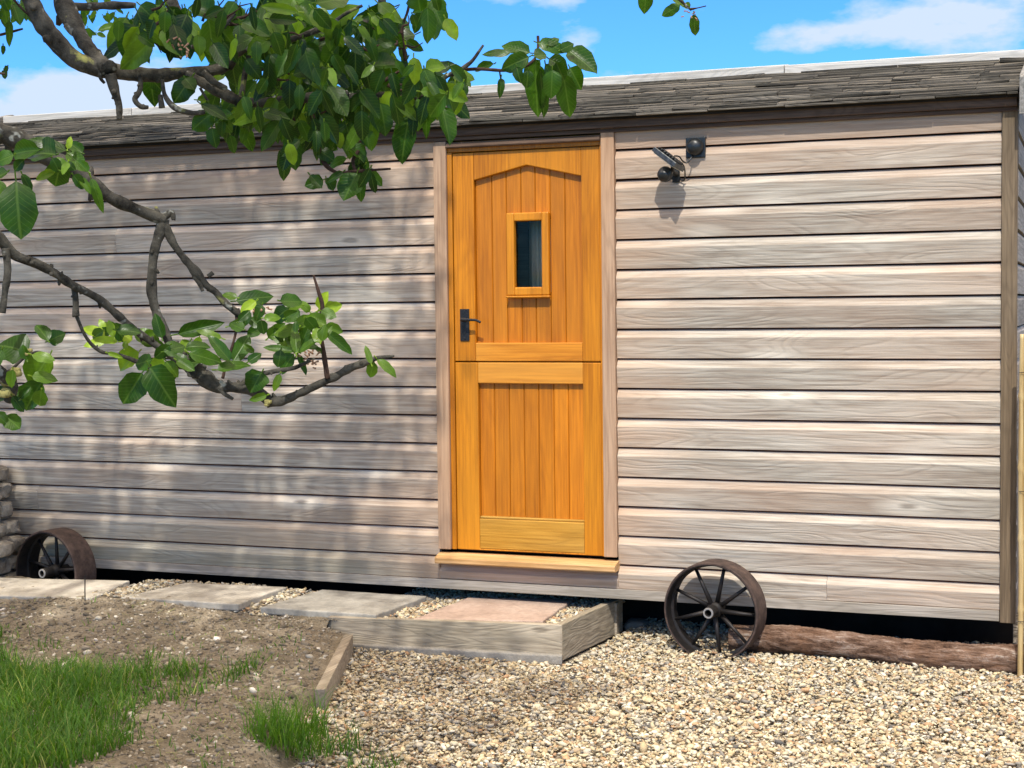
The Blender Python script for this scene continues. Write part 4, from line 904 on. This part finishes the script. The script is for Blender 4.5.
LC.build('crown', 'leaf', tree); tag(tw.build('twigs', 'bark_new', tree, smooth=True), kind='stuff')
# blossom remains and lichen burr
mb = MB()
for cx, cy in ((310, 359), (306, 352), (262, 312), (178, 40), (186, 52), (690, 12)):
    for k in range(9):
        p = at_d(cx+random.gauss(0, 4), cy+random.gauss(0, 4), 2.26 if cx < 600 else 2.9); mb.tube([p, p+Vector((random.uniform(-1, 1), random.uniform(-1, 1), random.uniform(-1, 1)))*.007], [.0009, .0016], 5)
mb.build('faded_blossom', 'blossom', tree)
for cx, cy, s_ in ((10, 383, .012), (4, 376, .011), (16, 372, .009), (28, 352, .005), (6, 392, .011), (268, 403, .005)):
    mb = MB()
    for k in range(4): q = at_d(cx+random.uniform(-2, 2), cy+random.uniform(-2, 2), 2.135 if cx < 60 else 2.27); rock(mb, q, (s_*.7, s_*.7, s_*.5), cx+k*3.3, 2)
    mb.build('lichen', 'lichen', tree, smooth=True)

# ------------------------------------------------------------------ grass
def blade(LG, x, y, h, wd, tone, lean=.5, z=None):
    z = float(soil_h(np.array(x), np.array(y)))-.01 if z is None else z
    a = random.uniform(0, 6.283); d = Vector((math.cos(a)*lean*random.random(), math.sin(a)*lean*random.random(), 1)).normalized()
    nrm = Vector((math.cos(a), math.sin(a), -.1)); side = d.cross(nrm).normalized(); k0 = LG.n; bend = random.uniform(.1, .55)*h
    nsg = 4
    for i in range(nsg+1):
        u = i/nsg; wv = wd*(1-u**1.6)*.5+.0002; p = Vector((x, y, z))+d*h*u*(1-.15*u)+Vector((math.cos(a), math.sin(a), -.45))*bend*u*u
        LG.V += [(p-side*wv)[:], (p+side*wv)[:]]; LG.T += [tone, tone]; LG.UV += [(.42, .3), (.58, .3)]
    for i in range(nsg): b = k0+2*i; LG.F.append((b, b+1, b+3, b+2))
    LG.n += 2*(nsg+1)
LG = Leaves(); random.seed(5)
cnt = 0
def gdens(x, y):
    n1 = noise.noise(Vector((x*1.7, y*1.7, 3)))*.5+noise.noise(Vector((x*5, y*5, 1)))*.25
    f = ((-1.62-y)*2.4+(-1.3-x)*.8)*(1.0 if x < -.8 else .2)-(.5 if x > -.72 else 0)   # denser towards the camera and to the left
    if y > -1.0: return .012
    return max(.03, min(.85, .42+f*.95+n1*2.1))
while cnt < 32000:
    x = random.uniform(-3.2, .0); y = random.uniform(-3.3, -.62)
    if x > x_edge(y)-.05: continue
    dd = gdens(x, y)
    if x > -.62: dd = .05
    if random.random() > dd: 
        cnt += .12; continue
    hh = random.uniform(.05, .19)*(.32+.85*dd); blade(LG, x, y, hh, random.uniform(.003, .0065), random.choice([.42, .48, .52, .56, .6, .66, .95])*random.uniform(.85, 1.1)); cnt += 1
for i in range(420):     # dead straw lying on the bare soil
    x = random.uniform(-3.0, -.2); y = random.uniform(-2.9, -.62)
    if x > x_edge(y)-.03: continue
    z = float(soil_h(np.array(x), np.array(y)))+.006; a = random.uniform(0, 6.28); L_ = random.uniform(.02, .07); d = Vector((math.cos(a), math.sin(a), random.uniform(-.05, .15))); sd2 = Vector((-math.sin(a), math.cos(a), 0))*.0012
    k0 = LG.n; b0 = Vector((x, y, z)); LG.V += [(b0-sd2)[:], (b0+sd2)[:], (b0+d*L_+sd2)[:], (b0+d*L_-sd2)[:]]; LG.T += [1.0]*4; LG.UV += [(.4, .3)]*4; LG.F.append((k0, k0+1, k0+2, k0+3)); LG.n += 4
o = LG.build('grass', 'grass'); tag(o, kind='stuff')
def tuft(cx, cy, r, n_, h0, h1, label, z=None, tone=(.5, .85)):
    LT = Leaves()
    for i in range(n_):
        a = random.uniform(0, 6.28); q = r*math.sqrt(random.random()); blade(LT, cx+q*math.cos(a), cy+q*math.sin(a), random.uniform(h0, h1), random.uniform(.003, .005), random.uniform(*tone), .55, z)
    o = LT.build('grass_tuft', 'grass'); tag(o, label, 'grass tuft', 'grass tufts along the gravel edge')
p = at_z(278, 738, .08); tuft(p.x, p.y+.06, .15, 420, .08, .27, 'thick green grass tuft against the edging board', .06)
p = at_z(300, 752, .03); tuft(p.x+.04, p.y-.02, .09, 110, .06, .18, 'thin grass tuft at the front end of the edging board', .03)
p = at_z(372, 775, .0); tuft(p.x, p.y, .14, 70, .05, .13, 'sparse grass growing up through the gravel', .0, (.3, .5))
p = at_z(330, 762, .0); tuft(p.x+.02, p.y+.1, .05, 34, .08, .20, 'wispy dark grass standing in the gravel beside the tuft', .0, (.35, .55))
